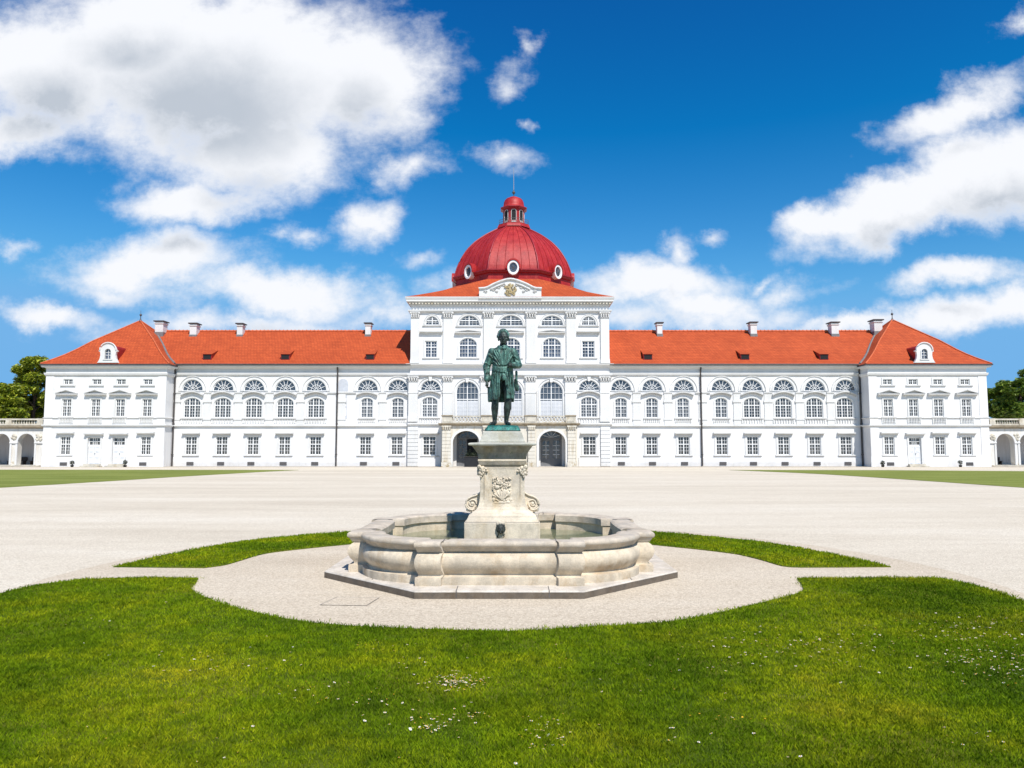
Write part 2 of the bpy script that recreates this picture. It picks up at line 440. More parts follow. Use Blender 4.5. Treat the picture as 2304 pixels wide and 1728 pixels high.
def dup(part, loc):              # a part and its sub-parts once more
    c = part.copy(); COL.objects.link(c); c.location = loc
    for ch in list(part.children):
        d = ch.copy(); COL.objects.link(d); d.parent = c
    return c

def shape(w, h, rise=0, n=14, x=0, z=0):
    p = [(x-w/2, z), (x+w/2, z)]
    if rise <= 0: return p + [(x+w/2, z+h), (x-w/2, z+h)]
    for i in range(n+1):
        a = PI*i/n; p.append((x+w/2*math.cos(a), z+h-rise+rise*math.sin(a)))
    return p
def grow(w, h, rise, d, **k):    # the same outline, d larger all round except at the foot
    return shape(w+2*d, h+d, rise+(d if rise > 0 else 0), **k)
def arch_z(x, w, h, rise):
    return h if rise <= 0 else h-rise+rise*math.sqrt(max(0, 1-(2*x/w)**2))

# ------------------------------------------------------------------ the palace
YW, YP, YC = 80.0, 78.1, 79.75          # planes of wings, corner pavilions, domed block
palace = thing('palace', 'long white baroque palace with orange tiled roofs and red central dome', 'palace', (0.4, YW, 0))
PINV = None

# ---- window kinds (origin: middle of the foot, wall plane y = 0)
REC = .15
def make_window(name, w, h, rise=0, cols=2, transom=.6, rows=(3, 2), glass='glass', head=None, sill=.14, surround=.16,
                apron=0, curtain=False, radial=0, arc=0.0):
    fr = MB(); fw = .075
    out = shape(w, h, rise); inn = shape(w-2*fw, h-2*fw, max(0, rise-fw) if rise else 0, z=fw)
    fr.slab(out, [inn], REC-.10, REC+.02)
    ym, b = REC-.07, .026
    if radial:
        cz = 0.05
        for i in range(1, radial):
            a = PI*i/radial
            r1 = (.42, .93)
            px = w/2*.95*math.cos(a); pz = (h-fw)*.97*math.sin(a)
            fr.bar((px*r1[0]*.2, ym, cz+pz*.2), (px, ym, cz+pz), .045)
        for k in (.5,):
            pts = [(w/2*k*math.cos(PI*i/12), ym, cz+h*k*math.sin(PI*i/12)) for i in range(13)]
            for p, q in zip(pts, pts[1:]): fr.bar(p, q, .04)
    else:
        zt = h*transom
        for c in range(1, cols):
            x = -w/2 + w*c/cols; fr.box(x-.045, x+.045, REC-.11, REC+.01, fw, arch_z(x, w, h, rise)-.03)
        fr.box(-w/2+.03, w/2-.03, REC-.115, REC+.01, zt-.045, zt+.045)
        cw = w/cols
        sub = 2 if cw < .8 else 3
        for c in range(cols):
            for k in range(1, sub):
                x = -w/2 + cw*(c+k/sub); fr.box(x-b/2, x+b/2, ym-.02, REC, fw, arch_z(x, w, h, rise)-.05)
        for (z0, z1, r) in ((fw, zt, rows[0]), (zt, h-fw, rows[1])):
            for k in range(1, r):
                z = z0+(z1-z0)*k/r
                hw = w/2-.03
                if rise and z > h-rise: hw = w/2*math.sqrt(max(0, 1-((z-(h-rise))/rise)**2))-.04
                if hw > .05: fr.box(-hw, hw, ym-.02, REC, z-b/2, z+b/2)
    win = fr.build(name, M['frame'])
    g = MB(); g.slab(shape(w-.02, h-.02, rise, z=.01), [], REC-.005, REC+.03); gl = g.build('glass', M[glass]); gl.parent = win
    if curtain:
        c = MB(); zt = h*transom
        c.box(-w/2+.05, w/2-.05, REC-.03, REC-.012, .05, zt-.05); cc = c.build('blind', M['curtain']); cc.parent = win
    if surround:
        t = MB(); d = surround
        t.slab(grow(w, h, rise, d) if not radial else grow(w, h, rise, d), [shape(w-.001, h-.001, rise, z=.0005)] if not radial else [shape(w-.001, h-.0015, rise, z=.0015)], -.06, .04)
        if arc: t.slab(grow(w, h, rise, d+arc), [grow(w, h, rise, d+arc-.07)], -.09, .04)
        sv = t.build('surround', M['trim']); sv.parent = win
    if sill:
        t = MB(); sw = w/2+.3
        t.prism_x([(-.13, -.05), (-.13, -.1), (-.08, -sill-.06), (.02, -sill-.06), (.02, -.005), (-.06, -.005)], -sw, sw)
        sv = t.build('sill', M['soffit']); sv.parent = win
    if apron:
        t = MB(); nb = 7; aw = w/2+.1; z1 = -.2; z0 = z1-apron
        for k in range(nb):
            x = -aw + 2*aw*(k+.5)/nb
            t.lathe([(.045, z0), (.045, z0+.04), (.075, z0+apron*.3), (.03, z0+apron*.62), (.06, z0+apron*.85), (.06, z1)], (x, -.05, 0), 8)
        t.box(-aw-.14, -aw-.02, -.09, .02, z0, z1); t.box(aw+.02, aw+.14, -.09, .02, z0, z1)
        sv = t.build('balusters', M['trim']); sv.parent = win
    if head:
        k, hw, z0, hh = head; t = MB()
        pr = .34
        if k == 'flat':
            t.prism_x([(.02, z0), (-.08, z0), (-.12, z0+hh*.45), (-pr, z0+hh*.6), (-pr, z0+hh), (.02, z0+hh+.05)], -hw, hw)
        elif k == 'tri':
            t.prism_x([(.02, z0), (-.1, z0), (-.2, z0+.1), (-pr, z0+.14), (-pr, z0+.24), (.02, z0+.24)], -hw, hw)
            t.slab([(-hw+.02, z0+.241), (hw-.02, z0+.241), (0, z0+hh)], [], -.06, .02)
            for sx in (-1, 1):
                t.slab([(sx*hw, z0+.242), (sx*hw, z0+.33), (0, z0+hh+.09), (0, z0+hh-.02)][::sx], [], -pr-.01*sx-.02, .02)
        elif k == 'seg':
            n = 16
            def band(o0, o1, p):
                up = []; lo = []
                for i in range(n+1):
                    x = -hw+2*hw*i/n; q = 1-(x/hw)**2
                    up.append((x, z0+hh*q+o1)); lo.append((x, z0+hh*q+o0))
                t.slab(lo + up[::-1], [], -p, .02)
            band(-.10, .02, .14); band(.02, .15, pr)
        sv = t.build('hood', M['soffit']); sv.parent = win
    return win

used = set()
def place(win, x, y, z):
    if win.name not in used:
        used.add(win.name); o = win; o.location = (x, y, z)
    else: o = dup(win, (x, y, z))
    put(o, palace); return o

S80 = YW/F*1.0
Hg = zat(982, YW)-zat(1023.6, YW)
Hu = zat(895, YW)-zat(940, YW)
Hl = zat(853.7, YW)-zat(880, YW)
w_ground = make_window('window', 1.24, Hg, 0, 2, .58, (3, 2), 'glass', ('flat', .95, Hg+.12, .28), sill=.12, surround=.2)
w_three = make_window('window', 1.80, Hu, .62, 3, .62, (4, 2), 'glass', ('seg', 1.2, Hu+.2, .36), sill=.12, surround=.14, apron=.38)
w_two = make_window('window', 1.30, Hu, .42, 2, .58, (3, 2), 'curtain', ('seg', 1.12, Hu+.22, .28), sill=.12, surround=.14, apron=.3)
w_lun = make_window('lunette', 2.25, Hl, Hl-.06, radial=7, glass='lunette', sill=0, surround=.16, arc=.24)
Hm = zat(897.7, YP)-zat(937.5, YP); Hs = zat(853, YP)-zat(866, YP)
w_pav = make_window('window', .98, Hm, 0, 2, .6, (3, 2), 'glass', ('tri', 1.13, zat(891, YP)-zat(937.5, YP), .60), sill=.1, surround=.16, apron=.5)
w_att = make_window('window', .96, Hs, 0, 2, .99, (2, 1), 'glass', None, sill=.12, surround=.15)
w_pavg = make_window('window', 1.05, Hg*YP/YW, 0, 2, .58, (3, 2), 'glass', ('flat', .92, Hg+.1, .28), sill=.12, surround=.18)

def holes_for(items):            # items: (x, z, w, h, rise)
    return [shape(w, h, r, x=x, z=z) for x, z, w, h, r in items]

# ---- wings
def wing(x0, x1, ups, lows, kinds, lunx):
    zt = zat(824, YW)
    hol = []; todo = []
    zg = zat(1023.6, YW); zu = zat(940, YW); zl = zat(880, YW)
    for p in lows:
        x = xat(p, 1003, YW); hol.append((x, zg, 1.24, Hg, 0)); todo.append((w_ground, x, zg))
    for p, k in zip(ups, kinds):
        x = xat(p, 918, YW)
        hol.append((x, zu, 1.8 if k == 3 else 1.3, Hu, .62 if k == 3 else .42)); todo.append((w_three if k == 3 else w_two, x, zu))
    for p in lunx:
        x = xat(p, 868, YW); hol.append((x, zl, 2.25, Hl, Hl-.06)); todo.append((w_lun, x, zl))
    b = MB()
    b.slab([(x0, 0), (x1, 0), (x1, zt), (x0, zt)], holes_for(hol), YW, YW+.4)
    b.box(x0, x1, YW+.402, YW+11.4, 0, zt)
    b.build('wall', M['plaster'], palace)
    for k, x, z in todo: place(k, x, YW, z)
    # mouldings
    t = MB()
    def course(ya, yb, pr, name=None):
        za, zb = zat(ya, YW), zat(yb, YW)
        t.prism_x([(YW+.02, zb), (YW-pr*.4, zb), (YW-pr, zb+(za-zb)*.45), (YW-pr, za-.02), (YW+.02, za)], x0, x1)
    course(956, 961, .2)
    t.build('string_course', M['trim'], palace)
    t = MB(); course(1029.5, 1049.5, .07); t.build('plinth', M['plaster'], palace)
    # impost band with gaps at the arched heads, and flat pilaster strips between the bays
    t = MB(); xs = sorted(xat(p, 883, YW) for p in lunx); ends = [x0] + xs + [x1]
    za, zb = zat(882, YW), zat(887, YW)
    segs = []; cur = x0
    for x in xs:
        if x-1.25 > cur: segs.append((cur, x-1.25))
        cur = x+1.25
    if x1 > cur: segs.append((cur, x1))
    for a, c in segs:
        t = MB(); t.prism_x([(YW+.02, zb), (YW-.07, zb), (YW-.16, za-.08), (YW-.16, za), (YW+.02, za)], a, c)
        t.build('impost_band', M['trim'], palace)
    t = MB()
    for a, c in segs:
        m = (a+c)/2
        if c-a > 4: continue
        hw = min(.42, (c-a)/2-.02); t = MB()
        t.box(m-hw, m+hw, YW-.08, YW+.02, zat(955.8, YW), zb-.003)
        t.box(m-hw-.08, m+hw+.08, YW-.15, YW+.02, zat(905.5, YW), zat(901, YW))
        t.box(m-hw-.05, m+hw+.05, YW-.13, YW+.02, zat(945, YW), zat(941, YW))
        t.build('pilaster_strip', M['trim'], palace)
    t = MB(); za, zm, zb = zat(824, YW), zat(839, YW), zat(846, YW)
    ztop = zat(820, YW-.55)
    t.prism_x([(YW+.02, zb), (YW-.07, zb), (YW-.16, zb+.12), (YW-.2, zm-.05), (YW-.2, zm), (YW-.05, zm+.003),
               (YW-.05, za-.3), (YW-.14, za-.22), (YW-.26, za-.05), (YW-.40, ztop-.3), (YW-.5, ztop-.22), (YW-.5, ztop-.06), (YW+.02, ztop-.06)], x0, x1)
    t.build('cornice', M['trim'], palace)
    return zt

LWX0, LWX1 = xat(388, 930, YW), xat(924, 930, YW)
RWX0, RWX1 = xat(1371.5, 930, YW), xat(1943, 930, YW)
wing(LWX0, LWX1, [432.4, 501, 571, 642, 711, 825.6, 895], [430, 499, 569, 640, 709.7, 822, 893], [3,3,3,3,3,2,2],
     [433.5, 502.5, 572, 642.5, 711.5, 827, 895.5])
wing(RWX0, RWX1, [1397, 1466.6, 1536.9, 1622.6, 1691.7, 1762.3, 1832.5, 1901], [1397, 1466.6, 1538.5, 1624.5, 1693.6, 1763.4, 1834, 1904],
     [2,2,2,2,3,3,3,3], [1397, 1467, 1538, 1623, 1692, 1763, 1833, 1902])

# blind window behind the drainpipe
t = MB(); xb = xat(771, 915, YW)
zl, zu = zat(880, YW), zat(942, YW)
t.slab(grow(1.0, Hl, .5, .06), [], 0, .03); fw_ = t.build('blind_window', M['blind'], None); fw_.location = (xb, YW-.028, zl); put(fw_, palace)
t = MB(); t.slab(shape(.95, 2.55), [shape(.4, .9, z=.3, x=-.22), shape(.4, .9, z=.3, x=.22), shape(.4, .9, z=1.4, x=-.22), shape(.4, .9, z=1.4, x=.22)], 0, .03)
fw_ = t.build('blind_window', M['blind'], None); fw_.location = (xb, YW-.028, zu); put(fw_, palace)

# wing roofs
YR = YW+5.7
def wing_roof(x0, x1, hatches, chims, flip):
    ze = zat(819, YW-.55); zr = zat(745.5, YR); b = MB()
    ye = YW-.55; n = 8
    prof = [(ye, ze)]
    for i in range(1, n+1):
        k = i/n; prof.append((ye+(YR-ye)*k, ze+(zr-ze)*(k-.06*math.sin(PI*min(1, k*1.6))*(1-k))))
    back = [(2*YR-y, z) for y, z in prof[:-1]][::-1]
    full = prof + back
    lower = [(2*YR-ye, ze-.1), (ye, ze-.1)]
    b.prism_x(full+lower, x0, x1)
    r = b.build('roof', M['tiles'], palace)
    t = MB(); t.tube([(x0, YR, zr+.02), (x1, YR, zr+.02)], .13, 8)
    k = int((x1-x0)/.45)
    for i in range(k): t.tube([(x0+i*.45, YR, zr+.03), (x0+i*.45+.08, YR, zr+.03)], .165, 8)
    t.build('ridge_cap', M['ridge'], None).parent = r; r.children[-1].matrix_parent_inverse = Matrix.Identity(4)
    def surf(x, k): return ye+(YR-ye)*k, ze+(zr-ze)*(k-.06*math.sin(PI*min(1, k*1.6))*(1-k))
    for p in hatches:
        x = xat(p, 803, 80.2); y0, z0 = surf(x, .16); y1, z1 = surf(x, .42)
        t = MB(); w = .48
        t.add([(x-w, y0, z0+.02), (x+w, y0, z0+.02), (x+w, y0, z0+.62), (x-w, y0, z0+.62), (x-w, y1, z1+.03), (x+w, y1, z1+.03)],
              [(0, 1, 2, 3), (1, 5, 2), (0, 3, 4), (0, 4, 5, 1)])
        h = t.build('roof_hatch', M['domedark'], None); h.parent = r
        t = MB(); t.add([(x-w-.08, y0-.1, z0+.66), (x+w+.08, y0-.1, z0+.66), (x+w+.05, y1, z1+.06), (x-w-.05, y1, z1+.06),
                         (x-w-.08, y0-.1, z0+.61), (x+w+.08, y0-.1, z0+.61), (x+w+.05, y1, z1+.01), (x-w-.05, y1, z1+.01)],
                        [(0, 1, 2, 3), (4, 7, 6, 5), (0, 4, 5, 1), (1, 5, 6, 2), (3, 2, 6, 7), (0, 3, 7, 4)])
        t.build('hatch_roof', M['tiles'], None).parent = r
        t = MB(); t.box(x-w+.06, x+w-.06, y0-.02, y0+.01, z0+.08, z0+.56); t.build('hatch_opening', M['dark'], None).parent = r
    for (p0, p1, pt, pb) in chims: chimney(r, p0, p1, pt, pb, YR-1.0)
    t = MB(); t.tube([(x0, ye-.06, ze-.06), (x1, ye-.06, ze-.06)], .09, 8); t.build('gutter', M['metal'], palace)
    return r
def chimney(r, p0, p1, pt, pb, yf):
    x0, zt = at(p0, pt, yf); x1 = xat(p1, pt, yf); zb = zat(pb, yf)-.35
    w = x1-x0; x0 += .18; x1 -= .18; d = w*.85; y0, y1 = yf, yf+d
    t = MB(); t.box(x0, x1, y0, y1, zb-.6, zt-.16); t.ring(x0, x1, y0, y1, [(.04, zt-.42), (.08, zt-.36), (.08, zt-.28), (.02, zt-.25)], True)
    c = t.build('chimney', M['trim'], None); c.parent = r
    t = MB(); t.ring(x0, x1, y0, y1, [(.1, zt-.155), (.17, zt-.12), (.17, zt-.03), (.1, zt)], True); t.build('chimney_cap', M['metal'], None).parent = r
    t = MB(); t.ring(x0, x1, y0, y1, [(.07, zb-.5), (.05, zb+.3)]); t.build('flashing', M['lead'], None).parent = r

lr = wing_roof(xat(340, 780, YW)-5.0, LWX1, [464, 640, 831.5], [(424, 446, 726, 752), (530, 549.5, 726.5, 752), (818.5, 837.5, 725.5, 751.5), (346, 371, 721, 746)], 1)
rr = wing_roof(RWX0, xat(1990, 780, YW)+5.0, [1459, 1678, 1856.5], [(1475, 1493.5, 724.5, 750), (1685, 1706, 723.5, 750), (1867, 1890, 723.5, 750), (1963, 1988, 718, 744)], -1)

# drainpipes
for x, y in ((xat(371.5, 930, YP)+.13, YW-.17), (xat(758, 930, YW-.17), YW-.17), (xat(1578, 930, YW-.17), YW-.17), (xat(1957, 930, YP)-.13, YW-.17)):
    t = MB(); zt = zat(826, y)
    t.tube([(x, y, .05), (x, y, zt-.5), (x, y-.1, zt-.25), (x, YW-.45, zt+.22)], .085, 10)
    for z in (1.2, 4.5, 7.8): t.tube([(x, y, z), (x, y, z+.12)], .12, 10)
    t.build('drainpipe', M['metal'], palace)

# cellar vents along the foot of the walls
def vent(px, Y, w=.75):
    x = xat(px, 1045.5, Y); t = MB(); z0, z1 = .14, .48
    t.slab([(x-w/2, z0), (x+w/2, z0), (x+w/2, z1), (x-w/2, z1)], [], Y-.10, Y+.02)
    for k in range(6): t.box(x-w/2+.05+k*(w-.12)/5-.008, x-w/2+.05+k*(w-.12)/5+.022, Y-.12, Y-.10, z0+.03, z1-.03)
    t.build('cellar_vent', M['vent'], palace)
for p in (428, 497, 565, 637.5, 708.5, 818, 891, 1398, 1468, 1540, 1626.5, 1695, 1766, 1838, 1907.5): vent(p, YW)
for p in (143.5, 322, 2003, 2181): vent(p, YP)

# ---- corner pavilions
def pavilion(xa, xb, apx, attic, mids, grounds, doors, inner, dormer):
    # xa..xb world extent of the front
    zt = zat(822, YP); zu = zat(937.5, YP); za = zat(866, YP); zg = zat(1023.6, YP); y1 = YP+13.2
    hol = []; todo = []
    for p in attic: x = xat(p, 860, YP); hol.append((x, za, .96, Hs, 0)); todo.append((w_att, x, za))
    for p in mids: x = xat(p, 918, YP); hol.append((x, zu, .98, Hm, 0)); todo.append((w_pav, x, zu))
    for p in grounds: x = xat(p, 1003, YP); hol.append((x, zg, 1.05, Hg*YP/YW, 0)); todo.append((w_pavg, x, zg))
    dz = .3; dh = zat(984, YP)-dz
    for p in doors: x = xat(p, 1010, YP); hol.append((x, dz, 1.3, dh, 0))
    b = MB()
    b.slab([(xa, 0), (xb, 0), (xb, zt), (xa, zt)], holes_for(hol), YP, YP+.4)
    b.box(xa, xb, YP+.402, y1, 0, zt)
    b.build('wall', M['plaster'], palace)
    for k, x, z in todo: place(k, x, YP, z)
    for p in doors: pav_door(xat(p, 1010, YP), dz, 1.3, dh)
    t = MB()
    def course(ya, yb, pr):
        a, c = zat(ya, YP), zat(yb, YP)
        t.ring(xa, xb, YP, y1, [(.0, c), (pr*.4, c), (pr, c+(a-c)*.5), (pr, a-.02), (0, a)])
    course(955, 960, .2); course(938.7, 941.5, .12)
    t.build('string_course', M['trim'], palace)
    a = zat(1027, YP); xs = sorted(xat(p, 1010, YP) for p in doors); cur = xa-.07
    for x in xs + [None]:
        e = (x-.85) if x is not None else xb+.07
        t = MB(); t.box(cur, e, YP-.07, YP+.02, 0, a); t.build('plinth', M['plaster'], palace)
        if x is not None: cur = x+.85
    # corner strips
    for (c0, c1) in ((xa-.03, xa+.85), (xb-.85, xb+.03)):
        t = MB(); t.box(c0, c1, YP-.05, YP+.01, zat(954.9, YP), zat(942, YP)-.003); t.box(c0, c1, YP-.05, YP+.01, zat(938.4, YP), zat(846.3, YP))
        t.box(c0, c1, YP-.05, YP+.01, a+.003, zat(960.3, YP))
        t.build('corner_strip', M['plaster'], palace)
    t = MB(); zm, zb, zq = zat(839, YP), zat(846, YP), zat(822, YP); ztop = zat(819.5, YP-.45)
    t.ring(xa, xb, YP, y1, [(0, zb), (.07, zb), (.16, zb+.12), (.2, zm-.05), (.2, zm), (.05, zm+.003), (.05, zq-.35), (.14, zq-.25), (.22, zq-.1),
                            (.34, ztop-.3), (.41, ztop-.22), (.41, ztop-.05), (0, ztop-.05)])
    t.build('cornice', M['trim'], palace)
    # pyramid roof with flared eaves
    ov = .45; ze = zat(818.5, YP-ov); cy = (YP+y1)/2; cx = (xa+xb)/2; zap = zat(apx[1], cy)
    hx, hy = (xb-xa)/2+ov, (y1-YP)/2+ov
    prof = [(1, ze-.08), (1, ze)]
    for k in (.08, .16, .24, .34, .5, .7, .9, 1): prof.append((1-k, ze+(zap-ze)*(k-.035*math.sin(PI*min(1, k*2)))))
    b = MB(); vs = []; fs = []
    for s, z in prof: vs += [(cx-hx*s, cy-hy*s, z), (cx+hx*s, cy-hy*s, z), (cx+hx*s, cy+hy*s, z), (cx-hx*s, cy+hy*s, z)]
    for i in range(len(prof)-1):
        for k in range(4): fs.append((i*4+k, i*4+(k+1) % 4, (i+1)*4+(k+1) % 4, (i+1)*4+k))
    fs.append((3, 2, 1, 0)); b.add(vs, fs)
    r = b.build('roof', M['tiles'], palace)
    for sx in (-1, 1):
        for sy in (-1, 1):
            t = MB(); t.tube([(cx+sx*hx*s, cy+sy*hy*s, z+.03) for s, z in prof[1:]], .085, 8); t.build('hip_cap', M['ridge'], None).parent = r
    t = MB(); t.lathe([(.22, -.1), (.1, .1), (.04, .3), (.04, .55), (.13, .62), (.13, .75), (.02, .85), (.02, 1.2)], (cx, cy, zap), 10)
    t.build('finial', M['metal'], None).parent = r
    t = MB(); t.ring(xa, xb, YP, y1, [(ov-.02, ze-.16), (ov+.07, ze-.13), (ov+.07, ze-.02), (ov-.02, ze+.01)]); t.build('gutter', M['metal'], palace)
    # valley flashing where the wing roof meets
    xi = xb if inner > 0 else xa
    t = MB(); ze2 = zat(819, YW-.55); zr2 = zat(745.5, YR)
    pts = []
    for k in (0, .15, .3, .5, .75, 1.0):
        z = ze2+(zr2-ze2)*k
        kk = max(0, (z-ze)/(zap-ze)); q = kk
        for _ in range(6): q = kk+.035*math.sin(PI*min(1, q*2))
        pts.append((cx+inner*(hx*(1-q)), YW-.55+(YR-YW+.55)*k, z+.05))
    t.tube(pts, .13, 6); t.build('valley_flashing', M['lead'], None).parent = r
    dorm(r, xat(dormer, 800, YP), inner, cx, cy, hx, hy, ze, zap)
    return r
def pav_door(x, z, w, h):
    t = MB(); zt = h*.68
    t.slab(shape(w, h), [shape(w-.16, h-.24-zt+.02, z=zt+.12)], .16, .24)
    t.box(-.62, -.02, .10, .16, .03, zt-.03); t.box(.02, .62, .10, .16, .03, zt-.03)
    for s in (-1, 1):
        for (a, c) in ((.12, .6), (.7, 1.25), (1.35, zt-.12)):
            t.slab([(s*.32-.2, a), (s*.32+.2, a), (s*.32+.2, c), (s*.32-.2, c)], [[(s*.32-.16, a+.04), (s*.32+.16, a+.04), (s*.32+.16, c-.04), (s*.32-.16, c-.04)]], .07, .101)
    d = t.build('door', M['door']); d.location = (x, YP, z); put(d, palace)
    t = MB()
    for c in (-.2, 0, .2): t.box(c-.025, c+.025, .15, .22, zt+.1, h-.1)
    t.box(-w/2+.06, w/2-.06, .15, .22, (zt+h)/2-.02, (zt+h)/2+.03); t.build('transom_bars', M['frame']).parent = d
    t = MB(); t.box(-w/2+.05, w/2-.05, .225, .245, zt+.1, h-.1); t.build('glass', M['glass']).parent = d
    t = MB(); t.slab(grow(w, h, 0, .17), [shape(w-.001, h-.001, z=.0005)], -.08, .04); t.build('surround', M['trim']).parent = d
    t = MB(); z0 = h+.17; t.prism_x([(.02, z0), (-.08, z0), (-.12, z0+.1), (-.34, z0+.14), (-.34, z0+.26), (.02, z0+.3)], -.98, .98); t.build('hood', M['soffit']).parent = d
    t = MB(); t.lathe([(.035, 0), (.05, .03), (.03, .06)], (.09, .05, 1.05), 8); t.build('handle', M['metal']).parent = d
    t = MB(); t.box(-1.0, 1.0, -.75, .14, -z, -.16); t.box(-.85, .85, -.42, .14, -.159, -.002); t.build('doorstep', M['sand']).parent = d
def dorm(r, x, inner, cx, cy, hx, hy, ze, zap):
    yb = YP-.45; zb = zat(816, yb); H = zat(772, yb)-zb
    t = MB()
    # curved gable front
    out = [(-1.12, 0), (1.12, 0), (1.02, .12), (.86, .45), (.80, .8), (.84, 1.15), (.98, 1.2), (.98, 1.32), (.82, 1.36)]
    for i in range(1, 10):
        a = PI*i/10; out.append((.8*math.cos(a), 1.36+(H-1.36)*math.sin(a)))
    out += [(-.82, 1.36), (-.98, 1.32), (-.98, 1.2), (-.84, 1.15), (-.80, .8), (-.86, .45), (-1.02, .12)]
    t.slab(out, [shape(.62, 1.05, .31, z=.42)], 0, .3)
    d = t.build('dormer', M['trim'], None); d.location = (x, yb, zb)
    d.parent = r
    t = MB()
    pts = [(.86*math.cos(PI*i/10), -.06, 1.36+(H-1.3)*math.sin(PI*i/10)) for i in range(11)]
    t.tube(pts, .06, 6); t.slab(grow(.62, 1.05, .31, .1, z=.42), [shape(.62, 1.05, .31, z=.42)], -.05, .02)
    t.box(-.5, .5, -.07, .02, .3, .4)
    o = t.build('dormer_moulding', M['trim'], None); o.location = (x, yb, zb); o.parent = r
    t = MB(); t.slab(shape(.62, 1.05, .31, z=.42), [], .16, .2); o = t.build('dormer_glass', M['glassblue'], None); o.location = (x, yb, zb); o.parent = r
    t = MB(); t.box(-.02, .02, .1, .16, .42, 1.45); t.box(-.3, .3, .1, .16, .78, .82); t.box(-.3, .3, .1, .16, 1.08, 1.12)
    o = t.build('dormer_bars', M['frame'], None); o.location = (x, yb, zb); o.parent = r
    t = MB()   # barrel roof and cheeks running back into the tiles
    n = 10; a0 = [(.74*math.cos(PI*i/n), .3, 1.36+(H-1.5)*math.sin(PI*i/n)) for i in range(n+1)]
    a0 = [(.74, .3, .0)] + a0 + [(-.74, .3, .0)]
    a1 = [(px*.75, 3.4, max(pz, 1.2)*.2+1.55) for px, _, pz in a0]
    m = len(a0); t.add(a0+a1, [(i, i+1, m+i+1, m+i) for i in range(m-1)])
    o = t.build('dormer_roof', M['domedark'], None); o.location = (x, yb, zb); o.parent = r

LPA, LPB = xat(100.5, 930, YP), xat(371.5, 930, YP)
RPA, RPB = xat(1957, 930, YP), xat(2222.5, 930, YP)
pavilion(LPA, LPB, (305, 722), [153.8, 218.2, 273.2, 333.2], [150, 215, 270.5, 330.8], [147, 328], [211.4, 267], 1, 248)
pavilion(RPA, RPB, (2019, 720), [1996.5, 2054, 2109.8, 2171], [1998.6, 2055.5, 2112, 2174.6], [2001, 2115.6, 2176], [2059], -1, 2075)

# ---- domed central block
CX0, CX1 = xat(922.5, 880, YC), xat(1371.8, 880, YC)
CXM = (CX0+CX1)/2; CYB = YC+21.0; DCY = YC+10.4; DCX = xat(1154.5, 600, DCY)
zc_top = zat(682, YC)
hol = []; 
def cz(y): return zat(y, YC)
def cxx(p, y=800): return xat(p, y, YC)
cw = []     # (kind, px, foot y, w, h, rise, options)
for p, w, top, foot in ((972.5, 1.5, 711.5, 731.5), (1055.5, 2.32, 709.3, 733), (1149.5, 2.62, 708.7, 733), (1242, 2.45, 709.5, 733), (1324.4, 1.6, 711.5, 732)):
    h = cz(top)-cz(foot); cw.append(('lun', cxx(p, 722), cz(foot), w, h, h-.05))
for p, w, kd in ((970, 1.28, 0), (1053, 1.92, 1), (1149.5, 2.0, 1), (1241.5, 1.98, 1), (1323.5, 1.36, 0)):
    h = cz(760 if kd else 767)-cz(804.5); cw.append(('up' if kd else 'upr', cxx(p, 780), cz(804.5), w, h, .78 if kd else 0))
for p, w in ((968.7, 2.2), (1325, 2.3)):
    h = cz(854.6)-cz(879); cw.append(('lun2', cxx(p, 868), cz(879), w, h, h-.05))
for p, w in ((966.8, 1.66), (1325, 1.78)):
    h = cz(893)-cz(939); cw.append(('mid', cxx(p, 915), cz(939), w, h, .55))
for p, w in ((1051.4, 2.42), (1149.5, 2.42), (1240.4, 2.5)):
    h = cz(857.5)-cz(951); cw.append(('french', cxx(p, 900), cz(951), w, h, w/2))
for p in (966.2, 1326.3):
    h = cz(981.5)-cz(1024.5); cw.append(('grd', cxx(p, 1003), cz(1024.5), 1.4, h, 0))
zport = cz(952); 
wh = [(x, z, w, h, r) for _, x, z, w, h, r in cw]
# doorways behind the portico arches
pdx = [xat(1048.7, 1010, YC-2.0), xat(1146, 1010, YC-2.0), xat(1242.4, 1010, YC-2.0)]
b = MB()
b.slab([(CX0, 0), (CX1, 0), (CX1, zc_top), (CX0, zc_top)], holes_for(wh)+[shape(2.3, 4.1, .9, x=x, z=.02) for x in pdx], YC, YC+.4)
b.box(CX0, CX1, YC+.402, CYB, 0, zc_top)
b.build('wall', M['plaster'], palace)
for kd, x, z, w, h, r in cw:
    if kd == 'lun': o = make_window('lunette', w, h, r, cols=2, transom=.5, rows=(2, 2), glass='lunette', sill=.1, surround=.14, arc=.1)
    elif kd == 'up': o = make_window('window', w, h, r, 3 if w > 1.95 else 2, .62, (3, 2), 'glassblue', ('tri', 1.42, cz(752.5)-z, .42), sill=.1, surround=.14)
    elif kd == 'upr': o = make_window('window', w, h, r, 2, .62, (3, 2), 'glassblue', ('flat', 1.22, cz(752)-z, .34), sill=.1, surround=.16)
    elif kd == 'lun2': o = make_window('lunette', w, h, r, radial=8, glass='lunette', sill=0, surround=.14, arc=.2)
    elif kd == 'mid': o = make_window('window', w, h, r, 3, .62, (4, 2), 'curtain', ('seg', 1.2, h+.2, .34), sill=.1, surround=.14, apron=.36)
    elif kd == 'grd': o = make_window('window', w, h, r, 2, .58, (3, 2), 'glass', ('flat', .98, h+.12, .24), sill=.1, surround=.16)
    else:
        o = make_window('window', w, h, r, 2, .56, (1, 3), 'lunette', None, sill=0, surround=.16, arc=.16)
        t = MB()
        for s in (-1, 1):
            for k in range(16): t.box(s*w/4-w/4+.07, s*w/4+w/4-.07, REC-.07, REC-.03, .06+k*.145, .06+k*.145+.125)
        t.build('shutter', M['shutter']).parent = o
    o.location = (x, YC, z); put(o, palace)

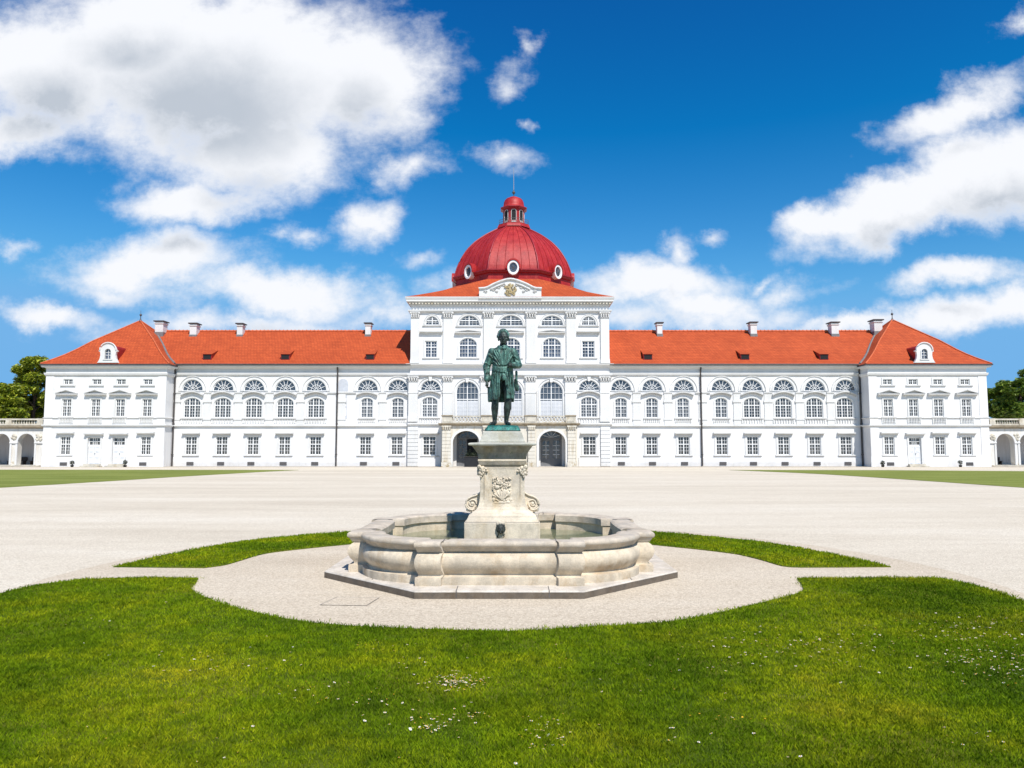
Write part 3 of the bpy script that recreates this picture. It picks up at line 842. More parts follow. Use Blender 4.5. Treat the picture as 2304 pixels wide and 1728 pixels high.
# giant pilasters with leafy capitals
def capital(t, x, w, z0, z1):
    h = z1-z0
    t.box(x-w/2-.02, x+w/2+.02, YC-.26, YC+.02, z0, z0+.06)
    for row, (zz, rr, k) in enumerate(((z0+.18*h+.05, .13, 4), (z0+.5*h, .13, 4), (z0+.78*h, .12, 5))):
        for i in range(k):
            xx = x-w/2-.04+(w+.08)*(i+.5)/k
            t.ellipsoid((xx, YC-.25, zz), (.10, .10, .13), 7, 5)
    for sx in (-1, 1): t.ellipsoid((x+sx*(w/2+.03), YC-.27, z1-.16), (.12, .12, .12), 8, 6)
    t.box(x-w/2-.09, x+w/2+.09, YC-.34, YC+.02, z1-.08, z1)
for (p0, p1) in ((924.5, 943), (997.5, 1018), (1088, 1110), (1184, 1206), (1274, 1296), (1351, 1370.5)):
    x = cxx((p0+p1)/2, 760); w = (p1-p0)*.0478
    t = MB(); t.box(x-w/2, x+w/2, YC-.2, YC+.02, cz(808), cz(716.5)-.002)
    t.box(x-w/2-.05, x+w/2+.05, YC-.26, YC+.02, cz(817.5), cz(812)); t.box(x-w/2-.03, x+w/2+.03, YC-.23, YC+.02, cz(812)+.002, cz(808)-.002)
    pl = t.build('pilaster', M['trim'], palace)
    t = MB(); capital(t, x, w, cz(716.5), cz(702.5)); c = t.build('capital', M['relief'], None); c.parent = pl
for (p0, p1) in ((918.5, 941), (996, 1018), (1080.5, 1104), (1181, 1206), (1270, 1297), (1349, 1372)):
    x = cxx((p0+p1)/2, 890); w = (p1-p0)*.0478*.92
    t = MB(); t.box(x-w/2, x+w/2, YC-.2, YC+.02, cz(936), cz(859)-.002)
    t.box(x-w/2-.04, x+w/2+.04, YC-.25, YC+.02, cz(949), cz(936)-.002)
    t.box(x-w/2-.03, x+w/2+.03, YC-.24, YC-.195, cz(885), cz(881.5))
    pl = t.build('pilaster', M['trim'], palace)
    t = MB(); capital(t, x, w, cz(859), cz(847)); c = t.build('capital', M['relief'], None); c.parent = pl
# rusticated corner piers of the ground floor
for (p0, p1) in ((917.6, 941), (1351.5, 1373)):
    x0, x1 = cxx(p0, 1000), cxx(p1, 1000); t = MB(); z = .02; k = 0; zt = cz(960.5)
    nrow = 10; hh = (zt-.02)/nrow
    for k in range(nrow): t.box(x0, x1, YC-.22, YC+.02, .02+k*hh+.025, .02+(k+1)*hh-.025)
    t.box(x0+.04, x1-.04, YC-.17, YC+.01, .01, zt)
    t.build('rusticated_pier', M['trim'], palace)
# mouldings of the block
t = MB(); t.ring(CX0, CX1, YC, CYB, [(.0, cz(826.5)), (.12, cz(826.5)), (.2, cz(823.5)), (.42, cz(821.5)), (.45, cz(819)), (0, cz(817.7))]); t.build('cornice', M['trim'], palace)
t = MB(); t.ring(CX0, CX1, YC, CYB, [(.0, cz(846.7)), (.22, cz(846.7)), (.3, cz(844)), (.3, cz(842)), (0, cz(841))]); t.build('architrave', M['trim'], palace)
t = MB(); t.ring(CX0, CX1, YC, CYB, [(.0, cz(702.3)), (.22, cz(702.3)), (.3, cz(700)), (.3, cz(698)), (.05, cz(697))]); t.build('architrave', M['trim'], palace)
t = MB()
for (a, c) in ((CX0-.2, cxx(991, 955)), (cxx(1302, 955), CX1+.2)):
    t = MB(); za, zb = cz(951), cz(958); t.prism_x([(YC+.02, zb), (YC-.1, zb), (YC-.24, zb+(za-zb)*.45), (YC-.24, za-.02), (YC+.02, za)], a, c)
    t.build('string_course', M['trim'], palace)
t = MB(); za, zb = cz(880.5), cz(884.5); lim = [CX0, cxx(968.7)-1.25, cxx(968.7)+1.25, cxx(1051.4)-1.6, cxx(1051.4)+1.6, cxx(1149.5)-1.6, cxx(1149.5)+1.6, cxx(1240.4)-1.65, cxx(1240.4)+1.65, cxx(1325)-1.3, cxx(1325)+1.3, CX1]
for i in range(0, 12, 2):
    t = MB(); t.prism_x([(YC+.02, zb), (YC-.07, zb), (YC-.15, za-.07), (YC-.15, za), (YC+.02, za)], lim[i], lim[i+1])
    t.build('impost_band', M['trim'], palace)
t = MB(); 
for (a, c) in ((CX0, cxx(991, 1030)), (cxx(1302, 1030), CX1)):
    t = MB(); t.box(a, c, YC-.07, YC+.02, 0, cz(1029)); t.build('plinth', M['plaster'], palace)
# keystones
for p, yy in ((1051.4, 855.5), (1240.4, 855.5), (968.7, 852.5), (1325, 852.5)):
    t = MB(); x = cxx(p, 850); z = cz(yy); t.slab([(x-.12, z-.25), (x+.12, z-.25), (x+.2, z+.22), (x-.2, z+.22)], [], YC-.2, YC-.02)
    t.build('keystone', M['trim'], palace)
# deep main cornice
OVC = .55; ze = zat(667.5, YC-OVC); zs = zat(678, YC-OVC)
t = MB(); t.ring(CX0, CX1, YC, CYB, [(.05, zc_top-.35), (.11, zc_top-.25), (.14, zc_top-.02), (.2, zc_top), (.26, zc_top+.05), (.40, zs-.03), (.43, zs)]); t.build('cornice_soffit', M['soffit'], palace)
t = MB()
n = 64
for i in range(n):
    x = CX0-.25+(CX1-CX0+.5)*(i+.5)/n; t.box(x-.09, x+.09, YC-.37, YC-.15, zc_top-.16, zc_top+.02)
t.build('dentil_row', M['sand'], palace)
t = MB(); t.ring(CX0, CX1, YC, CYB, [(.42, zs), (.47, zs+.03), (.47, zs+.2), (.52, zs+.28), (OVC+.03, ze-.06), (OVC+.03, ze), (.1, ze+.02)]); t.build('cornice', M['trim'], palace)
# block roof
zdr = zat(645, DCY-2.9)
A0 = 7.15
hx0, hy0 = (CX1-CX0)/2+OVC-.02, (CYB-YC)/2+OVC-.02
b = MB(); vs = []; fs = []
cyb = (YC+CYB)/2
zro = zat(645, DCY-2.9)
Ro = (A0-.2)/math.cos(PI/8)
cor = [(CXM+sx_*hx0, cyb+sy_*hy0) for sx_, sy_ in ((1, 1), (-1, 1), (-1, -1), (1, -1))]
KK = (0, .1, .2, .32, .45, .6, .8, 1)
for k in KK:
    zz = ze+.02+(zro-ze)*(.72*k+.28*k*k)
    for q in range(8):
        a = PI/8+q*PI/4; c = cor[q//2]
        vs.append((c[0]+(DCX+Ro*math.cos(a)-c[0])*k, c[1]+(DCY+Ro*math.sin(a)-c[1])*k, zz))
for i in range(len(KK)-1):
    for q in range(8):
        f = (i*8+q, i*8+(q+1) % 8, (i+1)*8+(q+1) % 8, (i+1)*8+q)
        if i == 0 and q % 2 == 0: f = (i*8+q, (i+1)*8+(q+1) % 8, (i+1)*8+q)
        fs.append(f)
b.add(vs, fs); roofc = b.build('roof', M['tiles'], palace)

# curved gable over the middle
yg = YC-.5
def gx(p): return xat(p, 650, yg)
def gz(y): return zat(y, yg)
gl = [(1078, 671), (1218, 671), (1218, 651), (1214, 648), (1206, 650), (1198, 647.5), (1186, 641), (1174, 636), (1164, 632.5), (1155, 630), (1148, 629.3)]
gl += [(2296-p, y) for p, y in gl[2:-1]][::-1]
t = MB(); t.slab([(gx(p), gz(y)) for p, y in gl], [], yg, yg+.55); gable = t.build('gable', M['trim'], palace)
t = MB()
top = [(1219, 649), (1206, 648.5), (1198, 646), (1186, 639.5), (1174, 634.5), (1164, 631), (1155, 628.5), (1148, 627.8)]
top += [(2296-p, y) for p, y in top[:-1]][::-1]
t.tube([(gx(p), yg-.05, gz(y)) for p, y in top], .13, 8)
t.box(gx(1077), gx(1219), yg-.12, yg+.1, gz(671.5), gz(668.8))
t.build('gable_moulding', M['relief'], None).parent = gable
t = MB()
for s in (-1, 1):
    for (p0, y0, rx) in ((38, 651, .34), (26, 646, .30), (15, 641, .26), (55, 656, .22), (30, 656, .16), (58, 650, .16)):
        x = gx(1148+s*p0); z = gz(y0); pts = []
        for i in range(12):
            a = i*.75; r = rx*(1-i/13); pts.append((x+s*r*math.cos(a), yg-.05, z+r*.7*math.sin(a)))
        t.tube(pts, .05, 6)
    pts = [(gx(1148+s*(12+3.6*i)), yg-.06, gz(637.5+1.15*i+.10*i*i*.5)) for i in range(10)]
    t.tube(pts, [.06+.07*math.sin(PI*i/9) for i in range(10)], 6)
t.build('scrollwork', M['relief'], None).parent = gable
t = MB(); random.seed(3)
for i in range(64):
    a = random.random()*2*PI; r = math.sqrt(random.random())
    x = gx(1148)+.62*r*math.cos(a); z = gz(652.5)+.68*r*math.sin(a)
    t.ellipsoid((x, yg-.06-.06*(1-r), z), (.07+.07*random.random(), .07, .06+.09*random.random()), 7, 5)
t.build('crest', M['gold'], None).parent = gable

# ---- the dome: an octagon
def oct_ring(a, z, cx=DCX, cy=DCY):
    R = a/math.cos(PI/8)
    return [(cx+R*math.cos(PI/8+k*PI/4), cy+R*math.sin(PI/8+k*PI/4), z) for k in range(8)]
def hw2a(hpx, y):
    a = 5.
    for _ in range(12): a = xat(1152+hpx, y, DCY-.414*a)
    return a, zat(y, DCY-.414*a)
zz6 = lambda z: 360+z*.2049
profd = [(w*.2049, zz6(y)) for w, y in ((w_*.985, y_) for w_, y_ in ((648, 1290), (640, 1245), (622, 1190), (602, 1140), (580, 1095), (550, 1045), (515, 995), (470, 945), (420, 900), (365, 860), (310, 826), (255, 797), (205, 773), (172, 757)))]
DP = [hw2a(h, y) for h, y in profd]
def loft_oct(rings, t, smooth=False):
    vs = [v for r in rings for v in r]
    t.add(vs, [(i*8+k, i*8+(k+1) % 8, (i+1)*8+(k+1) % 8, (i+1)*8+k) for i in range(len(rings)-1) for k in range(8)], smooth)
t = MB()
# refine profile
fine = []
for i in range(len(DP)-1):
    for j in range(3):
        k = j/3; fine.append((DP[i][0]*(1-k)+DP[i+1][0]*k, DP[i][1]*(1-k)+DP[i+1][1]*k))
fine.append(DP[-1])
loft_oct([oct_ring(a, z) for a, z in fine], t, True)
t.add(oct_ring(*DP[-1]), [tuple(range(8))])
dome = t.build('dome', M['dome'], palace)
t = MB()
# standing seams
for k in range(8):
    a0, a1 = PI/8+k*PI/4, PI/8+(k+1)*PI/4
    for j in range(1, 6):
        f = j/6; pts = []
        for a, z in fine:
            R = a/math.cos(PI/8)
            x = R*(math.cos(a0)*(1-f)+math.cos(a1)*f); y = R*(math.sin(a0)*(1-f)+math.sin(a1)*f)
            pts.append((DCX+x*1.002, DCY+y*1.002, z+.008))
        t.tube(pts, .022, 4, False, False)
t.build('standing_seams', M['seam'], None).parent = dome
bm = bmesh.new(); bm.from_mesh(dome.data)
for e in bm.edges:
    if len(e.link_faces) == 2 and e.calc_face_angle(0) > math.radians(25): e.smooth = False
bm.to_mesh(dome.data); bm.free()
for k in range(8):
    t = MB(); pts = []
    for a, z in fine[::2]+[fine[-1]]:
        R = a/math.cos(PI/8)*1.004; pts.append((DCX+R*math.cos(PI/8+k*PI/4), DCY+R*math.sin(PI/8+k*PI/4), z+.01))
    t.tube(pts, .10, 6); t.build('dome_rib', M['domedark'], None).parent = dome
# drum and ledge under the dome
aL, zL = DP[0]
t = MB(); loft_oct([oct_ring(a, z) for a, z in ((aL-.12, zdr-1.6), (aL-.12, zL-.3))], t)
loft_oct([oct_ring(a, z) for a, z in ((aL-.1, zdr-.25), (aL+.03, zdr-.2), (aL+.03, zdr+.05), (aL-.1, zdr+.1))], t)
dr = t.build('drum', M['dome'], None); dr.parent = dome
for k in range(8):
    for f in (.06, .3, .7, .94):
        pass
t = MB(); loft_oct([oct_ring(a, z) for a, z in ((aL-.11, zL-.42), (aL+.08, zL-.34), (aL+.2, zL-.14), (aL+.27, zL-.1), (aL+.27, zL+.02), (aL+.02, zL+.08))], t)
t.build('dome_ledge', M['domedark'], None).parent = dome
# oval windows on the visible faces
for k in (-2, -1, 0, 1, 2):
    ang = -PI/2+k*PI/4
    q = Matrix.Rotation(ang+PI/2, 3, 'Z'); zc = zL+.12; aa = aL+.08
    def W(x, y, z): v = q @ Vector((x, -aa+y, 0)); return (DCX+v.x, DCY+v.y, zc+z)
    rx, rz = .66, .83
    def ov(r0, r1, ya, yb, n=24):
        vs = []
        for i in range(n):
            c, s = math.cos(2*PI*i/n), math.sin(2*PI*i/n)
            vs += [W(c*rx*r0, ya, s*rz*r0), W(c*rx*r1, ya, s*rz*r1), W(c*rx*r1, yb, s*rz*r1), W(c*rx*r0, yb, s*rz*r0)]
        fs = []
        for i in range(n):
            j = (i+1) % n
            for m_ in range(4): fs.append((i*4+m_, i*4+(m_+1) % 4, j*4+(m_+1) % 4, j*4+m_))
        return vs, fs
    t = MB(); t.add(*ov(.74, 1.0, -.42, .3)); t.add(*ov(.68, .77, -.36, .2)); oc = t.build('oculus', M['frame'], None); oc.parent = dome
    t = MB(); t.add([W(math.cos(2*PI*i/24)*rx*.76, -.25, math.sin(2*PI*i/24)*rz*.76) for i in range(24)], [tuple(range(24))]); t.build('oculus_glass', M['glassblue'], None).parent = dome
    t = MB()
    for (x0, z0, x1, z1) in ((0, -.6, 0, .6), (-.45, 0, .45, 0), (-.3, -.4, .3, .4), (.3, -.4, -.3, .4)):
        t.bar(W(x0*rx/.74, -.28, z0), W(x1*rx/.74, -.28, z1), .04)
    t.build('oculus_bars', M['vent'], None).parent = dome
    t = MB(); n = 14
    vs = []
    for i in range(n+1):
        a = -.15+(PI+.3)*i/n; c, s = math.cos(a), math.sin(a)
        vs += [W(c*rx*1.06, -.5, s*rz*1.05), W(c*rx*1.32, -.5, s*rz*1.27), W(c*rx*1.32, 1.3, s*rz*1.27), W(c*rx*1.06, 1.3, s*rz*1.05)]
    fs = [(i*4+m_, i*4+(m_+1) % 4, (i+1)*4+(m_+1) % 4, (i+1)*4+m_) for i in range(n) for m_ in range(4)] + [(0, 1, 2, 3), (n*4+3, n*4+2, n*4+1, n*4)]
    t.add(vs, fs); t.build('oculus_hood', M['dome'], None).parent = dome
# lantern
lx, ly = DCX+.08, DCY
def lz(z): return zat(zz6(z), ly)
LS = .2049*ly/F*1.03
t = MB()
loft_oct([oct_ring(a*LS, lz(z), lx, ly) for a, z in ((178, 772), (172, 752), (165, 740), (165, 732), (120, 728), (118, 700), (112, 690), (112, 545))], t)
lan = t.build('lantern', M['dome'], None); lan.parent = dome
t = MB()
for k in range(8):
    ang = -PI/2+k*PI/4; q = Matrix.Rotation(ang+PI/2, 3, 'Z'); aa = 112*LS
    def W2(x, z, d): v = q @ Vector((x, -aa-d, 0)); return (lx+v.x, ly+v.y, z)
    z0, z1 = lz(695), lz(572); w = .30
    for (xa, za, xb, zb) in ((-w, z0, -w, z1-.25), (w, z0, w, z1-.25), (-w, z1-.25, -w*.6, z1-.05), (w, z1-.25, w*.6, z1-.05), (-w*.6, z1-.05, w*.6, z1-.05), (-w, z0, w, z0)):
        t.bar(W2(xa, za, .03), W2(xb, zb, .03), .055)
    t.bar(W2(-w, lz(708), .03), W2(w, lz(708), .03), .12)
t.build('lantern_window_frames', M['soffit'], None).parent = dome
t = MB()
for k in range(8):
    ang = -PI/2+k*PI/4; q = Matrix.Rotation(ang+PI/2, 3, 'Z')
    def W2(x, z, d): v = q @ Vector((x, -112*LS-d, 0)); return (lx+v.x, ly+v.y, z)
    z0, z1 = lz(695), lz(575); w = .27
    t.add([W2(-w, z0, .012), W2(w, z0, .012), W2(w, z1-.25, .012), W2(w*.6, z1-.05, .012), W2(-w*.6, z1-.05, .012), W2(-w, z1-.25, .012)], [(0, 1, 2, 3, 4, 5)])
t.build('lantern_glass', M['dark'], None).parent = dome
t = MB()
loft_oct([oct_ring(a*LS, lz(z), lx, ly) for a, z in ((112, 566), (122, 560), (140, 548), (140, 540), (112, 524), (110, 505), (106, 480), (94, 452), (72, 428), (40, 413), (12, 405))], t, True)
t.build('lantern_cap', M['dome'], None).parent = dome
t = MB(); loft_oct([oct_ring(a*LS, lz(z), lx, ly) for a, z in ((112, 570), (124, 563), (142, 549), (142, 541), (113, 526))], t); t.build('lantern_eave', M['domedark'], None).parent = dome
t = MB()
for z in (682, 706, 728):
    r = oct_ring(158*LS, lz(z), lx, ly)
    for i in range(8): t.bar(r[i], r[(i+1) % 8], .035)
b0, b1 = oct_ring(158*LS, lz(738), lx, ly), oct_ring(158*LS, lz(680), lx, ly)
for i in range(8):
    for j in range(6):
        f = j/6; p = Vector(b0[i])*(1-f)+Vector(b0[(i+1) % 8])*f; q_ = Vector(b1[i])*(1-f)+Vector(b1[(i+1) % 8])*f
        t.bar(p, q_, .03)
t.build('lantern_railing', M['vent'], None).parent = dome
t = MB(); t.lathe([(.12, 0), (.05, .2), (.05, .35), (.2, .5), (.2, .66), (.06, .8), (.04, 1.0)], (lx, ly, lz(408)), 10)
t.build('finial', M['metal'], None).parent = dome
t = MB(); t.tube([(lx, ly, lz(350)), (lx, ly, lz(80))], [.05, .025], 6); t.build('lightning_rod', M['rod'], None).parent = dome

# ---- portico with balcony
YO = YC-2.0
def ox(p): return xat(p, 1000, YO)
def oz(y): return zat(y, YO)
zl_ = oz(957); px0, px1 = ox(993), ox(1298.5)
ac = [ox(1048.7), ox(1146), ox(1242.4)]; aw = 2.78; spr = oz(995.7); ah = oz(969.6)
b = MB()
b.slab([(px0, 0), (px1, 0), (px1, zl_), (px0, zl_)], [shape(aw, ah-.01, ah-spr, x=x, z=.01) for x in ac], YO, YO+.75)
b.box(px0, px0+.7, YO+.752, YC-.003, 0, zl_); b.box(px1-.7, px1, YO+.752, YC-.003, 0, zl_)
b.box(px0+.702, px1-.702, YO+.752, YC-.003, zl_-.35, zl_)
for x in ((ac[0]+ac[1])/2, (ac[1]+ac[2])/2): b.box(x-.55, x+.55, YO+.752, YC-.003, 0, zl_-.352)
port = b.build('portico', M['sandwall'], palace)
t = MB()
for x in ac:
    t = MB(); t.slab(grow(aw, ah, ah-spr, .24, x=x, z=.012), [shape(aw-.002, ah-.002, ah-spr, x=x, z=.013)], YO-.08, YO+.05); t.build('arch_moulding', M['trim'], None).parent = port
for p0, p1 in ((995, 1014.5), (1087, 1104), (1188, 1204), (1277, 1296)):
    t = MB(); x0, x1 = ox(p0), ox(p1); nrow = 9; z1 = oz(968); hh = (z1-.5)/nrow
    t.box(x0-.06, x1+.06, YO-.3, YO+.02, 0, .5)
    for k in range(nrow): t.box(x0, x1, YO-.24, YO+.02, .5+k*hh+.02, .5+(k+1)*hh-.02)
    t.box(x0+.04, x1-.04, YO-.2, YO+.01, .5, z1)
    t.build('pier', M['sandwall'], None).parent = port
    t = MB(); x = (x0+x1)/2
    for i in range(4):
        for j in range(2): t.ellipsoid((x0+(x1-x0)*(i+.5)/4, YO-.26, z1+.1+.2*j), (.11, .09, .1), 7, 5)
    t.box(x0-.06, x1+.06, YO-.32, YO+.02, oz(960.5), oz(957.5)); t.build('pier_capital', M['sand'], None).parent = port
t = MB(); t.ring(px0, px1, YO, YC-.004, [(.02, oz(958)), (.18, oz(956.5)), (.32, oz(954.5)), (.34, oz(952.5)), (.05, oz(951.7))], True); t.build('balcony_ledge', M['ochre'], None).parent = port
zb0, zb1 = oz(951.6), oz(934.5); posts = [(994, 1017), (1083, 1108), (1181, 1207), (1273, 1296)]
for p0, p1 in posts:
    t = MB(); t.box(ox(p0), ox(p1), YO-.1, YO+.4, zb0, zb1-.1); t.box(ox(p0)+.15, ox(p1)-.15, YO-.13, YO-.1, zb0+.12, zb1-.2); t.build('balustrade_post', M['sand'], None).parent = port
    t = MB(); t.box(ox(p0)-.06, ox(p1)+.06, YO-.17, YO+.46, zb1-.098, zb1+.03); t.build('post_cap', M['ochre'], None).parent = port
t = MB(); t2 = MB()
for (a, c) in ((1017, 1083), (1108, 1181), (1207, 1273)):
    x0, x1 = ox(a)+.003, ox(c)-.003
    t.box(x0, x1, YO-.02, YO+.3, zb0, zb0+.1); t2.box(x0, x1, YO-.06, YO+.34, zb1-.15, zb1-.04)
    n = max(1, int((x1-x0)/.34)); st = (x1-x0)/n
    for i in range(n):
        xc = x0+st*(i+.5); h0, h1 = zb0+.1, zb1-.15
        t.bar((xc-st/2, YO+.1, h0), (xc+st/2, YO+.1, h1), .07, .12); t.bar((xc+st/2, YO+.13, h0), (xc-st/2, YO+.13, h1), .07, .12)
        t.ellipsoid((xc, YO+.08, (h0+h1)/2), (.1, .1, .12), 8, 6)
t.build('balustrade', M['sand'], None).parent = port
t2.build('handrail', M['sand'], None).parent = port
for o in list(port.children): o.matrix_parent_inverse = Matrix.Identity(4)
# doors deep in the arches
for i, x in enumerate(pdx):
    t = MB(); h = 4.1; w = 2.3; zt = 2.95; y = .28
    t.slab(shape(w, h, .9), [shape(w-.3, h-zt-.22, .7, z=zt+.1)] + [shape(.72, 1.95, x=s*.55, z=.8) for s in ((-1, 1) if i else (1, -1))], y-.12, y)
    d = t.build('door', M['doorgrey'])
    d.location = (x, YC, .02); put(d, palace)
    t = MB(); t.slab(shape(w-.1, h-.08, .8, z=.05), [], y+.005, y+.03); t.build('glass', M['glass']).parent = d
    t = MB()
    for s in (-1, 1):
        for z in (1.25, 1.72, 2.2): t.box(s*.55-.36, s*.55+.36, y-.1, y-.02, z-.03, z+.03)
        t.box(s*.55-.025, s*.55+.025, y-.1, y-.02, .8, 2.75)
    for k in range(5):
        a = PI*(k+.5)/5; t.bar((0, y-.06, zt+.1), (1.0*math.cos(a), y-.06, zt+.12+.85*math.sin(a)), .05)
    t.build('glazing_bars', M['lead'] if i == 0 else M['door']).parent = d
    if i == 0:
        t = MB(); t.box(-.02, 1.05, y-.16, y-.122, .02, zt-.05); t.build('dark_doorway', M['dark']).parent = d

# ------------------------------------------------------------------ arcaded galleries beside the palace
def gallery(x0, x1, arches, label, toward, benches):
    Y = 80.6; e = thing('arcade_gallery', label, 'gallery', ((x0+x1)/2, Y, 0), 'arcaded galleries beside the palace')
    zt = zat(964, Y); spr = zat(996, Y); top = zat(975.7, Y)
    b = MB(); hol = [shape(w, top-.14, top-spr, x=x, z=.14) for x, w in arches]
    b.slab([(x0, .1), (x1, .1), (x1, zt), (x0, zt)], hol, Y, Y+.7)
    b.build('wall', M['gallerywall'], e)
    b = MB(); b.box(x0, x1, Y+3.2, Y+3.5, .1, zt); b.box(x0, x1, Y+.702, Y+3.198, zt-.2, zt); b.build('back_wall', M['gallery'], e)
    for x, w in arches:
        t = MB(); t.slab(grow(w, top-.14, top-spr, .2, x=x, z=.14), [shape(w-.002, top-.142, top-spr, x=x, z=.141)], Y-.07, Y+.05); t.build('arch_moulding', M['trim'], e)
    ed = sorted([(x-w/2, x+w/2) for x, w in arches]); piers = []
    for (a0, a1), (b0_, b1_) in zip(ed, ed[1:]): piers.append((a1, b0_))
    piers += [(x0, ed[0][0]), (ed[-1][1], x1)]
    for a, c in piers:
        if c-a < .1: continue
        t = MB(); t.box(a-.03, c+.03, Y-.12, Y+.01, spr-.08, spr+.08); t.build('impost', M['trim'], e)
    t = MB(); t.box(x0, x1, Y-.6, Y+3.5, 0, .098); t.build('floor_step', M['sand'], e)
    t = MB(); z0, z1 = zat(964.5, Y), zat(957, Y)
    t.prism_x([(Y+.3, z0), (Y-.05, z0), (Y-.1, z0+.08), (Y-.3, z0+.15), (Y-.34, z1), (Y+.3, z1)], x0, x1); t.build('cornice', M['ochre'], e)
    # spandrel stucco
    for a, c in piers:
        x = (a+c)/2
        if c-a < .3: continue
        t = MB()
        for k in range(7): t.ellipsoid((x+random.uniform(-.28, .28), Y-.05, spr+.55+random.uniform(-.3, .4)), (.14, .06, .12), 7, 5)
        t.ellipsoid((x, Y-.02, spr+.6), (.3, .05, .36), 10, 6); t.build('stucco_relief', M['sand'], e)
    # balustrade
    za, zb = z1+.003, zat(942, Y)
    t = MB(); t.box(x0, x1, Y-.2, Y+.2, za, za+.17); t.box(x0, x1, Y-.22, Y+.22, zb-.16, zb)
    n = int((x1-x0)/2.9)
    pp = [x0+.35+(x1-x0-.7)*i/n for i in range(n+1)]
    for p in pp: t.box(p-.3, p+.3, Y-.26, Y+.24, za, zb+.02)
    for p, q in zip(pp, pp[1:]):
        m = int((q-p-.6)/.26)
        for i in range(m):
            x = p+.3+(q-p-.6)*(i+.5)/m
            t.lathe([(.07, 0), (.1, .12), (.05, .26), (.08, .36)], (x, Y, za+.17), 7)
    t.build('balustrade', M['sand'], e)
    for x, lab in benches:
        be = thing('bench', lab, 'bench', (x, Y+2.5, .1), 'benches inside the galleries')
        t = MB(); t.box(x-1.0, x+1.0, Y+2.3, Y+2.8, .47, .53); t.build('seat', M['wood'], be)
        t = MB(); t.box(x-1.0, x+1.0, Y+2.82, Y+2.87, .54, .95); t.build('backrest', M['wood'], be)
        for s in (-1, 1): t = MB(); t.box(x+s*.85-.05, x+s*.85+.05, Y+2.32, Y+2.8, .1, .468); t.build('leg', M['wood'], be)
G80 = lambda p: xat(p, 1010, 80.6)
gallery(G80(-130), G80(97), [(G80(58.6), 1.85), (G80(3.0), 1.85), (G80(-52.6), 1.85)], 'cream arcaded gallery with balustrade attached to the left end of palace', 1,
        [(G80(57), 'dark wooden bench in the gallery arch next to the pavilion with two doors'), (G80(4), 'dark wooden bench in the gallery arch cut by the left picture edge')])
gallery(G80(2226), G80(2440), [(G80(2262.2), 1.98), (G80(2315), 1.98), (G80(2368), 1.98)], 'cream arcaded gallery with balustrade attached to the right end of palace', -1,
        [(G80(2266), 'dark wooden bench in the gallery arch next to the pavilion with one door')])

# ------------------------------------------------------------------ small plants by the walls
def leaf_cloud(t, pts, size, flat=.3):
    for (x, y, z) in pts:
        n = Vector((random.gauss(0, 1), random.gauss(0, 1), abs(random.gauss(0, 1))+flat)).normalized()
        u = n.orthogonal().normalized(); v = n.cross(u); a = random.random()*2*PI
        u, v = u*math.cos(a)+v*math.sin(a), v*math.cos(a)-u*math.sin(a)
        s = size*random.uniform(.6, 1.25); c = Vector((x, y, z))
        t.add([c-u*s, c-v*s*.45+n*s*.1, c+u*s*.9-n*s*.25, c+v*s*.45+n*s*.1], [(0, 1, 2, 3)])
def shrub(px, label, h=.62):
    x = xat(px, 1040, YP); y = YP-.75
    e = thing('potted_shrub', label, 'shrub', (x, y, 0), 'potted shrubs along the palace foot')
    t = MB(); t.lathe([(.12, 0), (.17, .2), (.18, .22), (.13, .22)], (x, y, 0), 12); t.build('pot', M['pot'], e)
    t = MB(); t.tube([(x, y, .2), (x+.02, y, h*.7)], [.025, .015], 6)
    t.build('stem', M['bark'], e)
    t = MB(); pts = []
    for _ in range(240):
        v = Vector((random.gauss(0, 1), random.gauss(0, 1), random.gauss(0, 1))).normalized()*random.uniform(.5, 1)
        pts.append((x+v.x*.24, y+v.y*.24, h*.72+v.z*.26))
    leaf_cloud(t, pts, .06); t.build('crown', M['shrub'], e, fix=False)
shrub(172, 'small dark potted shrub left of the two pale doors of the left pavilion')
shrub(290, 'small dark potted shrub right of the two pale doors of the left pavilion', .7)
shrub(1978, 'small dark potted shrub beside the drainpipe of the right pavilion', .6)
shrub(2151, 'small dark potted shrub between two windows of the right pavilion', .66)
# black planter in the portico arch
x = xat(1060, 1035, YO+.1); y = YO+.25
e = thing('planter_box', 'black planter box with grey leaves in the left arch of the portico', 'planter', (x, y, 0))
t = MB(); t.box(x-.72, x+.72, y, y+.55, 0, 1.0); t.box(x-.76, x+.76, y-.04, y+.59, 1.001, 1.07); t.build('box', M['pot'], e, bevel=.02)
t = MB(); t.box(x-.7, x+.7, y+.02, y+.53, 1.071, 1.085); t.build('soil', M['bark'], e)
t = MB(); leaf_cloud(t, [(x+random.uniform(-.65, .65), y+random.uniform(.08, .47), 1.1+abs(random.gauss(0, .22))) for _ in range(220)], .09); t.build('foliage', M['shrub'], e, fix=False)

